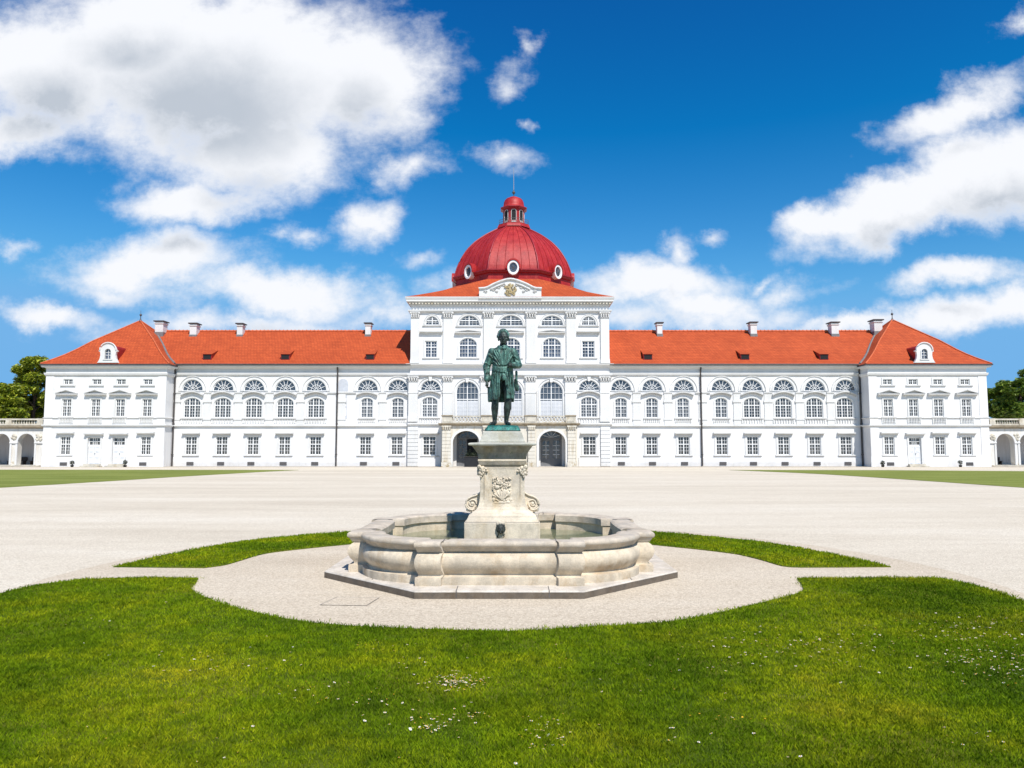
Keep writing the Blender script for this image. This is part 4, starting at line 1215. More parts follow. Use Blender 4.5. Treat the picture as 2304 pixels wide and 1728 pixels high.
# ------------------------------------------------------------------ trees behind the galleries
def tree(x, y, h, rx, rz, label, leafm, nleaf, seed):
    random.seed(seed)
    e = thing('tree', label, 'tree', (x, y, 0), 'trees behind the galleries')
    t = MB(); t.tube([(x, y, 0), (x+.1, y, h*.25), (x-.1, y+.1, h*.5), (x, y, h*.85)], [.38, .3, .22, .05], 10)
    cl = []
    for i in range(46):
        v = Vector((random.gauss(0, 1), random.gauss(0, 1), random.gauss(0, 1))).normalized()
        r = random.uniform(.45, 1.0)**.6
        c = Vector((x+v.x*rx*r, y+v.y*rx*r, h-rz+v.z*rz*r)); cl.append(c)
    for c in cl[::3]:
        zb = max(h*.2, min(c.z-1, h*.6)); m = Vector((x, y, zb)).lerp(c, .5)+Vector((0, 0, .3))
        t.tube([(x, y, zb), m, c], [.13, .08, .03], 6)
    t.build('trunk', M['bark'], e)
    t = MB(); pts = []
    for i in range(nleaf):
        c = random.choice(cl); s = rx*.27
        v = Vector((random.gauss(0, 1), random.gauss(0, 1), random.gauss(0, 1))).normalized()*random.random()**.4
        pts.append((c.x+v.x*s*1.15, c.y+v.y*s*1.15, c.z+v.z*s*.75-.1))
    leaf_cloud(t, pts, .30, .9); t.build('crown', leafm, e, fix=False)
tree(xat(78, 880, 93), 93, zat(806, 93), 3.6, 4.2, 'tall bushy tree with yellow green leaves touching the left pavilion', M['leaf'], 15000, 21)
tree(xat(8, 900, 90), 90, zat(853, 90), 3.0, 3.4, 'lower round tree with yellow green leaves above the left gallery', M['leaf'], 12000, 22)
tree(xat(-70, 900, 94), 94, zat(840, 94), 3.4, 3.8, 'bushy tree mostly cut off by the left picture edge', M['leaf'], 6000, 25)
tree(xat(2296, 880, 92), 92, zat(832, 92), 3.0, 4.0, 'deep green tree above the right gallery, cut by the picture edge', M['leafgreen'], 13000, 23)
tree(xat(2247, 900, 94), 94, zat(868, 94), 1.9, 3.2, 'small dark green tree between right pavilion and larger tree', M['leafgreen'], 7500, 24)

# ------------------------------------------------------------------ ground
def sheet(name, poly, z, m, k, thick=0):
    t = MB(); tr = tessellate_polygon([[Vector((p[0], p[1], 0)) for p in poly]])
    fs = []
    for a in tr:
        p, q, r = (poly[i] for i in a)
        fs.append(tuple(a) if (q[0]-p[0])*(r[1]-p[1])-(q[1]-p[1])*(r[0]-p[0]) > 0 else tuple(a)[::-1])
    t.add([(p[0], p[1], z) for p in poly], fs)
    n = len(poly)
    if thick: t.add([(p[0], p[1], z) for p in poly]+[(p[0], p[1], z-thick) for p in poly], [(i, (i+1) % n, n+(i+1) % n, n+i) for i in range(n)])
    return kind(t.build(name, m, fix=False), k)
sheet('ground', [(-900, -300), (900, -300), (900, 1500), (-900, 1500)], 0, M['gravel'], 'structure')
sheet('path', [(-62, 78.0), (-.5*102, 76.9), (51.5, 76.9), (62, 78), (62, 80.6), (-62, 80.6)], .004, M['dirt'], 'structure')
sheet('fountain_path', [(7.75*math.cos(2*PI*i/64), 12.6+8.0*math.sin(2*PI*i/64)) for i in range(64)], .004, M['gravelbeige'], 'structure')
def spline(pts, n=6):
    out = []
    P = [pts[0]]+list(pts)+[pts[-1]]
    for i in range(1, len(P)-2):
        for j in range(n):
            t = j/n; a, b, c, d = P[i-1], P[i], P[i+1], P[i+2]
            out.append(tuple(.5*((2*b[k])+(-a[k]+c[k])*t+(2*a[k]-5*b[k]+4*c[k]-d[k])*t*t+(-a[k]+3*b[k]-3*c[k]+d[k])*t**3) for k in (0, 1)))
    out.append(pts[-1]); return out
D = 2304/2212
def G(*pts): return [gnd(px*D, py*D) for px, py in pts]
front = [(-14, 4), (-14, -8), (14, -8), (14, 4)]
fl = [(-12.5, 6.5)] + spline(G((0, 1284), (60, 1270), (130, 1259), (190, 1253), (250, 1250.5)), 4) + G((330, 1250), (428, 1250))
fl += spline(G((424, 1260), (414, 1274), (440, 1291), (490, 1309), (560, 1327), (630, 1341), (700, 1350), (800, 1357), (900, 1361), (1000, 1364), (1090, 1366), (1160, 1364), (1260, 1357), (1360, 1352), (1450, 1345), (1545, 1328), (1620, 1310), (1690, 1293), (1733, 1279), (1730, 1262), (1722, 1250.5)), 4)
fl += G((1860, 1250), (2030, 1250.5)) + spline(G((2090, 1262), (2150, 1279), (2212, 1301)), 4) + [(12.5, 7.0)]
lawn_poly = fl + front[::-1]
sheet('lawn', lawn_poly, .02, M['lawn'], 'structure', .04)
cl_out = G((245, 1226), (330, 1206), (420, 1188), (520, 1171), (600, 1162), (700, 1153.5), (750, 1150))
xl, yl = cl_out[-1]
cl_in = G((752, 1177), (680, 1184), (600, 1193), (560, 1200), (520, 1212), (485, 1222), (440, 1228))
cres_l = spline(cl_out, 4) + spline([(-3.0, 20.0), (-1.6, 20.6), (-1.6, 18.6), (-2.6, 17.9)], 3) + spline(cl_in, 4)
cres_lp = cres_l
cr_in = G((1180+0, 1227), (1730, 1227), (1690, 1224), (1645, 1211), (1600, 1200), (1560, 1194), (1500, 1187), (1412, 1178))[1:]
cr_out = G((1412, 1150), (1500, 1157), (1560, 1163), (1630, 1170), (1700, 1180), (1790, 1197), (1870, 1213), (1925, 1226))
cres_rp = spline(cr_in, 4) + spline([(2.3, 17.9), (1.3, 18.6), (1.3, 20.6), (2.7, 20.0)], 3) + spline(cr_out, 4)
sheet('lawn', cres_lp, .02, M['lawn'], 'structure', .04); sheet('lawn', cres_rp, .02, M['lawn'], 'structure', .04)
def S(*pts): return [gnd(px, py) for px, py in pts]
fl_l = spline(S((-260, 1112), (0, 1097.7), (260, 1082), (400, 1073), (520, 1066), (600, 1061.5), (672, 1057.8)), 3) + S((400, 1057.6), (0, 1057.2), (-260, 1057))
fl_r = spline(S((1641, 1057.8), (1730, 1061.5), (1850, 1067), (2050, 1080), (2304, 1097.7), (2560, 1114)), 3) + S((2560, 1062), (2304, 1060.5), (2000, 1058.3))
sheet('lawn', fl_l, .02, M['farlawn'], 'structure', .03); sheet('lawn', fl_r, .02, M['farlawn'], 'structure', .03)

# grass blades
def inside(P, poly):
    x, y = P[:, 0], P[:, 1]; r = np.zeros(len(P), bool); n = len(poly)
    for i in range(n):
        x0, y0 = poly[i]; x1, y1 = poly[(i+1) % n]
        if y0 == y1: continue
        c = ((y0 > y) != (y1 > y)) & (x < (x1-x0)*(y-y0)/(y1-y0)+x0); r ^= c
    return r
def fbm(P, s, seed):
    # cheap smooth value noise
    r = np.random.default_rng(seed); T = r.random((64, 64)); out = np.zeros(len(P)); amp = 1; tot = 0
    for o in range(3):
        q = P*s*(2**o); i = np.floor(q).astype(int); f = q-i; f = f*f*(3-2*f)
        a = T[i[:, 0] % 64, i[:, 1] % 64]; b = T[(i[:, 0]+1) % 64, i[:, 1] % 64]
        c = T[i[:, 0] % 64, (i[:, 1]+1) % 64]; d = T[(i[:, 0]+1) % 64, (i[:, 1]+1) % 64]
        out += amp*((a*(1-f[:, 0])+b*f[:, 0])*(1-f[:, 1])+(c*(1-f[:, 0])+d*f[:, 0])*f[:, 1]); tot += amp; amp *= .5
    return out/tot
def blades(name, poly, bands, lab=None):
    allP = []; allW = []; allH = []
    for (ya, yb, dens, w, h) in bands:
        xa = -(.74*yb+1.2); xb = -xa; n = int((xb-xa)*(yb-ya)*dens)
        P = np.column_stack([rng.uniform(xa, xb, n), rng.uniform(ya, yb, n)])
        P = P[np.abs(P[:, 0]) < .74*P[:, 1]+1.2]
        P = P[inside(P, poly)]
        # ragged edge: a few blades stray past the border
        allP.append(P); allW.append(np.full(len(P), w)); allH.append(np.full(len(P), h))
    P = np.concatenate(allP); W = np.concatenate(allW); H = np.concatenate(allH); n = len(P)
    P = P + rng.normal(0, .02, P.shape)*(1+2*(fbm(P, 6., 9)[:, None] > .6))
    k = fbm(P, 2.3, 5); H = H*(.55+.9*k)*rng.uniform(.6, 1.3, n)
    a = rng.uniform(0, 2*PI, n); lean = rng.uniform(.1, .9, n)*H; la = rng.uniform(0, 2*PI, n)
    dx, dy = np.cos(a)*W, np.sin(a)*W
    V = np.zeros((n, 4, 3), np.float32)
    z0 = .018
    V[:, 0] = np.column_stack([P[:, 0]-dx, P[:, 1]-dy, np.full(n, z0)])
    V[:, 1] = np.column_stack([P[:, 0]+dx, P[:, 1]+dy, np.full(n, z0)])
    V[:, 2] = np.column_stack([P[:, 0]+dx*.7+np.cos(la)*lean*.35, P[:, 1]+dy*.7+np.sin(la)*lean*.35, z0+H*.62])
    V[:, 3] = np.column_stack([P[:, 0]+np.cos(la)*lean, P[:, 1]+np.sin(la)*lean, z0+H])
    me = bpy.data.meshes.new(name); me.vertices.add(n*4); me.vertices.foreach_set('co', V.ravel())
    base = np.arange(n)[:, None]*4
    me.loops.add(n*6); me.loops.foreach_set('vertex_index', (base+np.array([[0, 1, 2, 0, 2, 3]])).ravel().astype(np.int32))
    me.polygons.add(n*2); me.polygons.foreach_set('loop_start', np.arange(n*2, dtype=np.int32)*3)
    me.update(calc_edges=True); me.validate()
    me.materials.append(M['blades'])
    o = bpy.data.objects.new(name, me); COL.objects.link(o); return kind(o, 'stuff')
blades('grass', lawn_poly, [(4.2, 6.5, 9500, .0028, .031), (6.5, 9, 6000, .0036, .032), (9, 13.2, 3400, .0048, .034)])
blades('grass', cres_lp, [(12.5, 21, 1500, .008, .036)])
blades('grass', cres_rp, [(12.5, 21, 1500, .008, .036)])

# daisies and dandelions in the lawn
def flowers(name, spots, m, r, poly, centre=None):
    t = MB(); tc = MB()
    for (px, py, sx, sy, n) in spots:
        for _ in range(n):
            x, y = gnd((px+random.gauss(0, sx))*D, (py+random.gauss(0, sy))*D)
            if not inside(np.array([[x, y]]), poly)[0]: continue
            z = random.uniform(.032, .05); rr = r*random.uniform(.65, 1.15); tx, ty = random.gauss(0, .2), random.gauss(-.15, .2)
            vs = []
            for i in range(10):
                a = 2*PI*i/10; q = rr*(1 if i % 2 else .72); vs.append((x+q*math.cos(a), y+q*math.sin(a), z+q*(math.cos(a)*tx+math.sin(a)*ty)))
            t.add(vs+[(x, y, z-.003)], [(i, (i+1) % 10, 10) for i in range(10)])
            if centre: tc.ellipsoid((x, y, z+.001), (rr*.36, rr*.36, rr*.25), 6, 4)
    kind(t.build(name, m, fix=False), 'stuff')
    if centre: kind(tc.build('daisy_centres', centre, fix=False), 'stuff')
random.seed(5)
flowers('daisies', [(985, 1480, 28, 9, 110), (950, 1470, 60, 22, 25), (930, 1580, 25, 8, 24), (1000, 1560, 45, 18, 30), (1170, 1590, 30, 22, 42), (860, 1545, 60, 20, 14),
                    (1700, 1390, 80, 16, 60), (1830, 1415, 90, 24, 60), (2130, 1430, 70, 28, 170), (2060, 1370, 80, 20, 90), (1620, 1430, 90, 20, 30), (2150, 1350, 50, 14, 24),
                    (2150, 1620, 60, 20, 12), (1520, 1180, 60, 8, 45), (480, 1440, 60, 12, 18), (760, 1510, 90, 16, 22), (820, 1405, 60, 8, 14), (240, 1380, 100, 30, 14), (600, 1410, 120, 30, 14), (1450, 1450, 150, 40, 30),
                    (1400, 1600, 200, 30, 20), (500, 1620, 200, 30, 12)], M['petal'], .0135, lawn_poly, M['yellow'])
flowers('dandelions', [(660, 1500, 40, 10, 12), (1000, 1495, 60, 14, 10), (750, 1505, 50, 8, 10), (1560, 1560, 60, 12, 12), (2130, 1450, 60, 22, 14), (1950, 1370, 90, 16, 8), (330, 1560, 30, 8, 5), (950, 1560, 40, 8, 6)], M['yellow'], .009, lawn_poly)

# flush inspection cover in the gravel
q = [gnd(*p) for p in ((719, 1362.5), (825, 1364.3), (854, 1346), (758, 1344.5))]
e = thing('inspection_cover', 'flush square inspection cover in the gravel before the fountain', 'manhole cover', (sum(p[0] for p in q)/4, sum(p[1] for p in q)/4, 0))
cxm, cym = e.location.x, e.location.y
t = MB(); n_ = [(cxm+(p[0]-cxm)*.965, cym+(p[1]-cym)*.955) for p in q]
t.add([(p[0], p[1], .010) for p in q]+[(p[0], p[1], .010) for p in n_], [(i, (i+1) % 4, 4+(i+1) % 4, 4+i) for i in range(4)]); t.build('frame', M['cover'], e, fix=False)
t = MB(); t.add([(p[0], p[1], .009) for p in n_], [(0, 1, 2, 3)]); t.build('lid', M['gravelbeige'], e, fix=False)

# ------------------------------------------------------------------ fountain
FX, FY = xat(1129.5, 1200, 13.75), 13.75
fo = thing('fountain_basin', 'pale stone fountain basin with bulging sides and grey granite rim', 'fountain', (FX, FY, 0))
R0, Rb = 2.40, 2.48; s0, s1 = .86, 1.24
side = [(-s1, -Rb), (-s0, -Rb), (-s0+.015, -R0), (s0-.015, -R0), (s0, -Rb), (s1, -Rb)]
def diag():
    p = Vector((s1+.015, -2.24)); q = Vector((2.24, -s1-.015)); out = []
    for i in range(13):
        k = i/12; v = p.lerp(q, k); nrm = Vector((1, -1)).normalized(); out.append(tuple(v+nrm*.24*math.sin(PI*k)**.8))
    return out
plan = []
for r in range(4):
    rot = Matrix.Rotation(r*PI/2, 2)
    seg = []
    for i in range(len(side)-1):
        a, b = Vector(side[i]), Vector(side[i+1]); m = 8 if (b-a).length > 1 else 2
        for j in range(m): seg.append(a.lerp(b, j/m))
    seg.append(Vector(side[-1])); seg += [Vector(p) for p in diag()]
    plan += [tuple(rot @ v) for v in seg]
TWD = [(math.atan2(y, x), math.hypot(x, y)) for x, y in plan]
def basin_ring(off, z, fn=None):
    out = []
    z = .12+(z-.12)*.93
    for (a, r) in TWD:
        rr = (fn(a) if fn else r)+off; out.append((FX+rr*math.cos(a), FY+rr*math.sin(a), z))
    return out
def inner_r(a):
    # octagon with rounded diagonals
    m = (a+PI/8) % (PI/4)-PI/8
    return min(2.33/math.cos(m), 2.47)
def loft_ring(rings, t, smooth=True):
    n = len(rings[0]); vs = [v for r in rings for v in r]
    t.add(vs, [(i*n+k, i*n+(k+1) % n, (i+1)*n+(k+1) % n, (i+1)*n+k) for i in range(len(rings)-1) for k in range(n)], smooth)
prof_wall = [(.05, .12), (.055, .20), (.05, .245), (.0, .25), (-.035, .26), (-.04, .285), (-.02, .315), (.025, .36), (.06, .42), (.075, .48), (.065, .54), (.03, .595), (-.01, .625), (-.03, .635), (-.03, .655)]
t = MB(); loft_ring([basin_ring(o, z) for o, z in prof_wall], t); loft_ring([basin_ring(-.30, z) for z in (.13, .66)], t)
wl = t.build('basin_wall', M['stone'], fo)
t = MB(); loft_ring([basin_ring(o, z) for o, z in ((-.03, .65), (.0, .652), (.015, .682), (.03, .69), (.04, .715), (.065, .725), (.08, .742), (.086, .768), (.08, .796), (.06, .814), (.02, .822))] + [basin_ring(o-.31, z) for o, z in ((.06, .822), (.0, .812), (-.03, .79), (-.03, .66), (.015, .64))], t)
rm = t.build('basin_rim', M['rim'], fo)
for o in (wl, rm):
    bm = bmesh.new(); bm.from_mesh(o.data)
    for e_ in bm.edges:
        if len(e_.link_faces) == 2 and e_.calc_face_angle(0) > math.radians(42): e_.smooth = False
    bm.to_mesh(o.data); bm.free()
# octagonal step
RS = 2.95
def octa(r, z): 
    q_ = r/math.cos(PI/8); return [(FX+q_*math.cos(PI/8+k*PI/4), FY+.08+q_*math.sin(PI/8+k*PI/4), z) for k in range(8)]
t = MB(); rings = [octa(RS, 0), octa(RS, .10), octa(RS-.015, .118), octa(RS-.03, .12), octa(.5, .12)]
t.add([v for r in rings for v in r], [(i*8+k, i*8+(k+1) % 8, (i+1)*8+(k+1) % 8, (i+1)*8+k) for i in range(4) for k in range(8)])
t.build('step', M['steptop'], fo)
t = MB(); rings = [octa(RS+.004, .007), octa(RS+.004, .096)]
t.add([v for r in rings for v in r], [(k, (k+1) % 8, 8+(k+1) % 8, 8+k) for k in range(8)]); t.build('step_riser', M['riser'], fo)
t = MB()
for px_ in (-.62, .72, -2.0, 2.05):
    t.box(FX+px_-.006, FX+px_+.006, FY-RS+.074 if abs(px_) < 1.2 else FY-RS+.95, FY-2.5 if abs(px_) < 1.2 else FY-1.5, .02, .1225)
t.build('step_joints', M['vent'], fo)['kind'] = 'stuff'
# joints of the rim blocks
t = MB()
for a in (s0-.01, -s0+.01):
    for r in range(4):
        rot = Matrix.Rotation(r*PI/2, 2)
        p = rot @ Vector((a, -2.14)); q_ = rot @ Vector((a, -2.48))
        t.bar((FX+p.x, FY+p.y, .773), (FX+q_.x, FY+q_.y, .771), .012, .008)
t.build('rim_joints', M['vent'], fo)['kind'] = 'stuff'
# water
t = MB(); wr = basin_ring(-.29, .47); t.add(wr+[(FX, FY, .47)], [(i, (i+1) % len(wr), len(wr)) for i in range(len(wr))])
kind(t.build('water', M['water'], fix=False), 'structure')

# ---- pedestal in the basin
pe = thing('pedestal', 'tall carved cream stone pedestal with side volutes standing in the fountain', 'pedestal', (FX, FY, .12))
PX = xat(1131, 1050, 13.75)
def pd(hz, z1b):
    hp = hz*.18078; py = 930+z1b*.18078; Y = FY
    for _ in range(8): hw = xat(1152+hp, py, Y); Y = FY-hw
    return hw, zat(py, Y)
def stack(name, rows, mat, bevel=.012):
    t = MB(); vs = []; fs = []
    for hz, zz in rows:
        h, z = pd(hz, zz); vs += [(PX-h, FY-h, z), (PX+h, FY-h, z), (PX+h, FY+h, z), (PX-h, FY+h, z)]
    for i in range(len(rows)-1):
        for k in range(4): fs.append((i*4+k, i*4+(k+1) % 4, (i+1)*4+(k+1) % 4, (i+1)*4+k))
    fs += [(3, 2, 1, 0), tuple(range(len(vs)-4, len(vs)))]
    t.add(vs, fs); return t.build(name, mat, pe, bevel=bevel)
stack('base_block', [(474, 1680), (474, 1362)], M['ped'])
stack('stepped_base', [(456, 1358), (452, 1345), (440, 1322), (428, 1300), (420, 1275), (395, 1262), (380, 1240), (372, 1232)], M['ped'], .006)
stack('die', [(372, 1236), (330, 1205), (305, 1165), (290, 1115), (281, 1050), (277, 960), (276, 700), (280, 672)], M['ped'], .006)
stack('necking', [(276, 672), (283, 655), (294, 640), (298, 615), (299, 603)], M['pedcap'], .004)
stack('band', [(302, 602), (306, 592), (306, 580), (300, 573)], M['ped'], .004)
stack('capital', [(296, 574), (300, 540), (310, 500), (330, 470), (352, 440), (372, 412), (384, 405)], M['pedcap'], .006)
stack('cornice', [(395, 404), (420, 398), (426, 385), (422, 372), (395, 366), (300, 361)], M['pedtop'], .008)
stack('upper_block', [(282, 363), (280, 345), (268, 320), (262, 300), (240, 235), (222, 226), (220, 212)], M['pedtop'], .01)
hd, _ = pd(276, 850); yf = FY-hd
K = .18078*yf/F/math.cos(TH)*1.0
def pf(zx, zy): return PX+(zx-615)*K, zat(930+zy*.18078, yf)
# raised border of the front panel
t = MB()
for a, c in (((385, 690), (385, 1180)), ((845, 690), (845, 1180)), ((400, 690), (400, 1180)), ((830, 690), (830, 1180))):
    t = MB(); p, q_ = pf(*a), pf(*c); t.tube([(p[0], yf-.004, p[1]), (q_[0], yf-.006, q_[1])], .008, 6); t.build('panel_moulding', M['ped'], pe)
# carved arms on the front
random.seed(9); t = MB()
def blob(zx, zy, rx, rz, ry=.025):
    x, z = pf(zx, zy); t.ellipsoid((x, yf-.004, z), (rx*K, ry, rz*K), 10, 6)
for zx, zy, rx, rz in ((610, 1110, 100, 26), (540, 1115, 50, 22), (690, 1105, 55, 20), (580, 1010, 70, 60), (640, 1000, 48, 66), (545, 1020, 40, 50), (690, 1000, 30, 40), (600, 1060, 60, 30), (550, 920, 34, 26), (650, 890, 40, 18), (600, 870, 50, 20), (560, 850, 26, 20), (700, 900, 24, 16), (720, 1075, 24, 26), (510, 1075, 24, 30)):
    blob(zx, zy, rx, rz)
for _ in range(60): blob(random.uniform(500, 730), random.uniform(795, 1090), random.uniform(8, 18), random.uniform(8, 20), .03)
for k in range(6):
    a = -.9+k*.36; x0, z0 = pf(610, 1075); x1, z1 = pf(610+130*math.sin(a), 1075-135*math.cos(a))
    t.tube([(x0, yf-.02, z0), ((x0+x1)/2, yf-.03, (z0+z1)/2), (x1, yf-.015, z1)], [.012, .016, .008], 6)
for k in range(7):
    a = random.uniform(0, PI); x0, z0 = pf(520+k*32, 830+20*math.sin(k)); pts = []
    for i in range(6): pts.append((x0+.02*math.cos(a+i*.7), yf-.012, z0+.02*math.sin(a+i*.7)))
    t.tube(pts, .006, 5)
t.build('carved_arms', M['ped'], pe)
# acanthus corners
for sx in (-1, 1):
    t = MB()
    for (zx, zy, r) in ((285, 665, 26), (262, 700, 30), (240, 680, 24), (225, 715, 22), (278, 745, 22), (255, 760, 20), (205, 690, 18), (265, 790, 15), (190, 720, 14), (235, 745, 16)):
        x, z = pf(615+sx*zx, zy); t.ellipsoid((x, yf-.015, z), (r*K, .03, r*K*1.1), 8, 6)
    pts = [pf(615+sx*(285-40*math.sin(i*.5)), 650+i*22) for i in range(7)]
    t.tube([(p[0], yf-.03, p[1]) for p in pts], [.02, .024, .022, .018, .014, .01, .006], 6)
    for (zx, zy, r) in ((288, 680, 34), (290, 720, 30), (288, 755, 22)):
        x, z = pf(615+sx*zx, zy); t.ellipsoid((x+sx*.01, FY-hd+.08, z), (.03, .06, r*K), 8, 6)
    t.build('acanthus_leaf', M['ped'], pe)
# volutes
for sx in (-1, 1):
    t = MB(); y0, y1 = FY-.24, FY+.24
    pts = []
    cxv, czv = pf(615+sx*375, 1128)
    # outline of the scroll: rises from the die and curls outward
    ol = [(270, 985), (292, 1008), (330, 1028), (380, 1042), (420, 1065), (450, 1098), (460, 1140), (448, 1178), (418, 1202), (380, 1208), (345, 1200), (315, 1190), (285, 1200), (262, 1210)]
    pl_ = [pf(615+sx*a, b_) for a, b_ in ol]
    t.slab(pl_ if sx > 0 else pl_[::-1], [], y0, y1)
    for yy in (y0-.012,):
        pts = []
        for i in range(30):
            a = -1.2+i*.42; r = (84-2.5*i)*K; pts.append((cxv+sx*r*math.cos(a)*.9, yy, czv-r*math.sin(a)*.9))
        t.tube(pts, .014, 6)
        t.tube([(p[0], yy, p[1]) for p in pl_[:11]], .018, 6)
        t.ellipsoid((cxv, yy, czv), (.03, .025, .03), 8, 6)
    for k in range(4):
        x, z = pf(615+sx*(430-28*k), 1212+6*k); t.ellipsoid((x, y0+.03, z), (.035, .05, .03), 8, 6)
    t.build('volute', M['ped'], pe, bevel=.006)
# crack and joint lines
t = MB()
for a, c in (((140, 1359), (1068, 1359)), ):
    hb, _ = pd(456, 1358); 
    t.box(PX-hb-.006, PX+hb+.006, FY-hb-.008, FY+hb, zat(930+1361.5*.18078, FY-hb), zat(930+1357*.18078, FY-hb))
t.build('joint', M['vent'], pe)
# lion mask spout
hb, _ = pd(474, 1450); ys = FY-hb; Ks = .18078*ys/F
def sp(zx, zy): return PX+(zx-617)*Ks, zat(930+zy*.18078, ys)
t = MB(); x0, z1 = sp(548, 1352); x1, z0 = sp(658, 1500); t.box(x0, x1, ys-.025, ys+.01, z0, z1); t.build('spout_plate', M['ped'], pe, bevel=.008)
t = MB(); x, z = sp(600, 1432)
t.ellipsoid((x, ys-.05, z), (.058, .06, .068), 14, 10); t.ellipsoid((x, ys-.10, z-.02), (.036, .04, .032), 12, 8)
t.ellipsoid((x, ys-.125, z+.0), (.016, .018, .014), 8, 6)
for s in (-1, 1):
    t.ellipsoid((x+s*.026, ys-.095, z+.022), (.012, .012, .010), 8, 6); t.ellipsoid((x+s*.055, ys-.04, z+.055), (.02, .016, .02), 8, 6)
    for k in range(6): a = .3+k*.5; t.ellipsoid((x+s*.066*math.sin(a), ys-.035, z+.066*math.cos(a)), (.022, .022, .024), 8, 6)
sk = t.build('lion_mask', M['bronzedark'], pe)
t = MB(); t.tube([(x, ys-.10, z-.035), (x, ys-.15, z-.045), (x, ys-.18, z-.065)], [.014, .013, .015], 10)
for s in (-1, 1): t.tube([(x+s*.03, ys-.02, z-.06), (x+s*.045, ys-.05, z-.11), (x+s*.06, ys-.04, z-.14), (x+s*.045, ys-.03, z-.155)], .01, 6)
t.build('spout', M['bronzedark'], pe)

# ------------------------------------------------------------------ the statue
hb2, ztopb = pd(217, 210)
stz = zat(968.3, FY-.33)
st = thing('statue', 'green bronze statue of a standing man in long coat, hand at waist', 'statue', (PX, FY, stz))
KS = .1688*13.75/F
ZF = stz+.10                           # soles
def P(zx, zy, y=0.): return (PX-.004+(zx-575)*KS, FY+y, ZF+(1395-zy)*KS)
def remeshed(t, name, mat, vox, parent, smooth=3):
    o = t.build(name, mat, None); md = o.modifiers.new('r', 'REMESH'); md.mode = 'VOXEL'; md.voxel_size = vox
    if smooth: m2 = o.modifiers.new('s', 'SMOOTH'); m2.factor = .5; m2.iterations = smooth
    dg = bpy.context.evaluated_depsgraph_get(); dg.update()
    me = bpy.data.meshes.new_from_object(o.evaluated_get(dg)); o.modifiers.clear(); old = o.data; o.data = me
    bpy.data.meshes.remove(old); me.materials.clear(); me.materials.append(mat)
    me.polygons.foreach_set('use_smooth', [True]*len(me.polygons)); put(o, parent); return o
t = MB()
# head turned a little down
t.ellipsoid(P(585, 205, 0), (.092, .108, .115), 16, 12); t.ellipsoid(P(585, 255, -.035), (.068, .075, .085), 14, 10)
t.ellipsoid(P(587, 290, -.07), (.036, .035, .028), 10, 8)                      # chin
t.ellipsoid(P(587, 240, -.118), (.016, .026, .028), 10, 8); t.capsule(P(587, 215, -.10), P(587, 245, -.125), .011, .015)   # nose
t.ellipsoid(P(587, 270, -.105), (.027, .014, .010), 10, 6); t.ellipsoid(P(587, 277, -.10), (.024, .014, .009), 10, 6)      # lips
for s in (-1, 1):
    t.capsule(P(587+s*12, 207, -.102), P(587+s*45, 209, -.082), .011, .010)    # brows
    t.ellipsoid(P(587+s*28, 222, -.092), (.014, .010, .009), 8, 6)             # eyes
    t.ellipsoid(P(587+s*40, 245, -.075), (.026, .022, .022), 8, 6)             # cheeks
    t.ellipsoid(P(587+s*70, 235, .01), (.014, .028, .036), 8, 6)               # ears
t.capsule(P(584, 290, .02), P(580, 360, .02), .062, .075)
t.ellipsoid(P(577, 440, .0), (.175, .115, .17), 14, 10); t.ellipsoid(P(577, 600, 0), (.16, .11, .2), 14, 10); t.ellipsoid(P(575, 740, 0), (.165, .12, .12), 14, 10)
# legs
t.capsule(P(527, 790, 0), P(482, 1065, -.03), .098, .070); t.capsule(P(478, 1075, -.035), P(472, 1170, -.01), .066, .071); t.capsule(P(472, 1170, -.01), P(471, 1335, .015), .070, .041)
t.capsule(P(622, 790, 0), P(647, 1065, -.04), .098, .072); t.capsule(P(647, 1075, -.045), P(641, 1170, -.015), .068, .073); t.capsule(P(641, 1170, -.015), P(624, 1335, .015), .071, .041)
t.capsule(P(472, 1352, .04), P(455, 1370, -.05), .044, .038); t.capsule(P(460, 1372, -.03), P(418, 1380, -.16), .040, .028, fl=(1.15, .8))
t.capsule(P(625, 1352, .04), P(637, 1370, -.05), .044, .038); t.capsule(P(635, 1372, -.03), P(672, 1380, -.16), .040, .028, fl=(1.15, .8))
for a in (452, 642): t.ellipsoid(P(a, 1362, -.085), (.026, .022, .016), 8, 6)   # shoe buckles
# arms inside the sleeves, hands
t.capsule(P(425, 400, 0), P(360, 605, .02), .06, .05); t.capsule(P(360, 605, .02), P(372, 800, -.05), .048, .032)
t.capsule(P(728, 400, 0), P(785, 590, 0), .06, .05); t.capsule(P(785, 590, 0), P(712, 604, -.17), .048, .033)
# his right hand, closed round a short roll
t.capsule(P(371, 800, -.055), P(366, 842, -.065), .034, .036, fl=(.75, 1.15))
for i, (dy, L) in enumerate(((-.045, 1.0), (-.018, 1.12), (.010, 1.05), (.034, .85))):
    a = P(360, 850, -.065+dy); m_ = P(352, 850+20*L, -.07+dy); e_ = P(372, 850+30*L, -.078+dy)
    t.capsule(a, m_, .0135, .0125, 8); t.capsule(m_, e_, .0125, .010, 8)
t.capsule(P(380, 832, -.09), P(385, 862, -.115), .014, .012, 8); t.capsule(P(385, 862, -.115), P(378, 880, -.118), .012, .010, 8)
t.capsule(P(374, 862, -.16), P(368, 885, .06), .017, .017, 8)
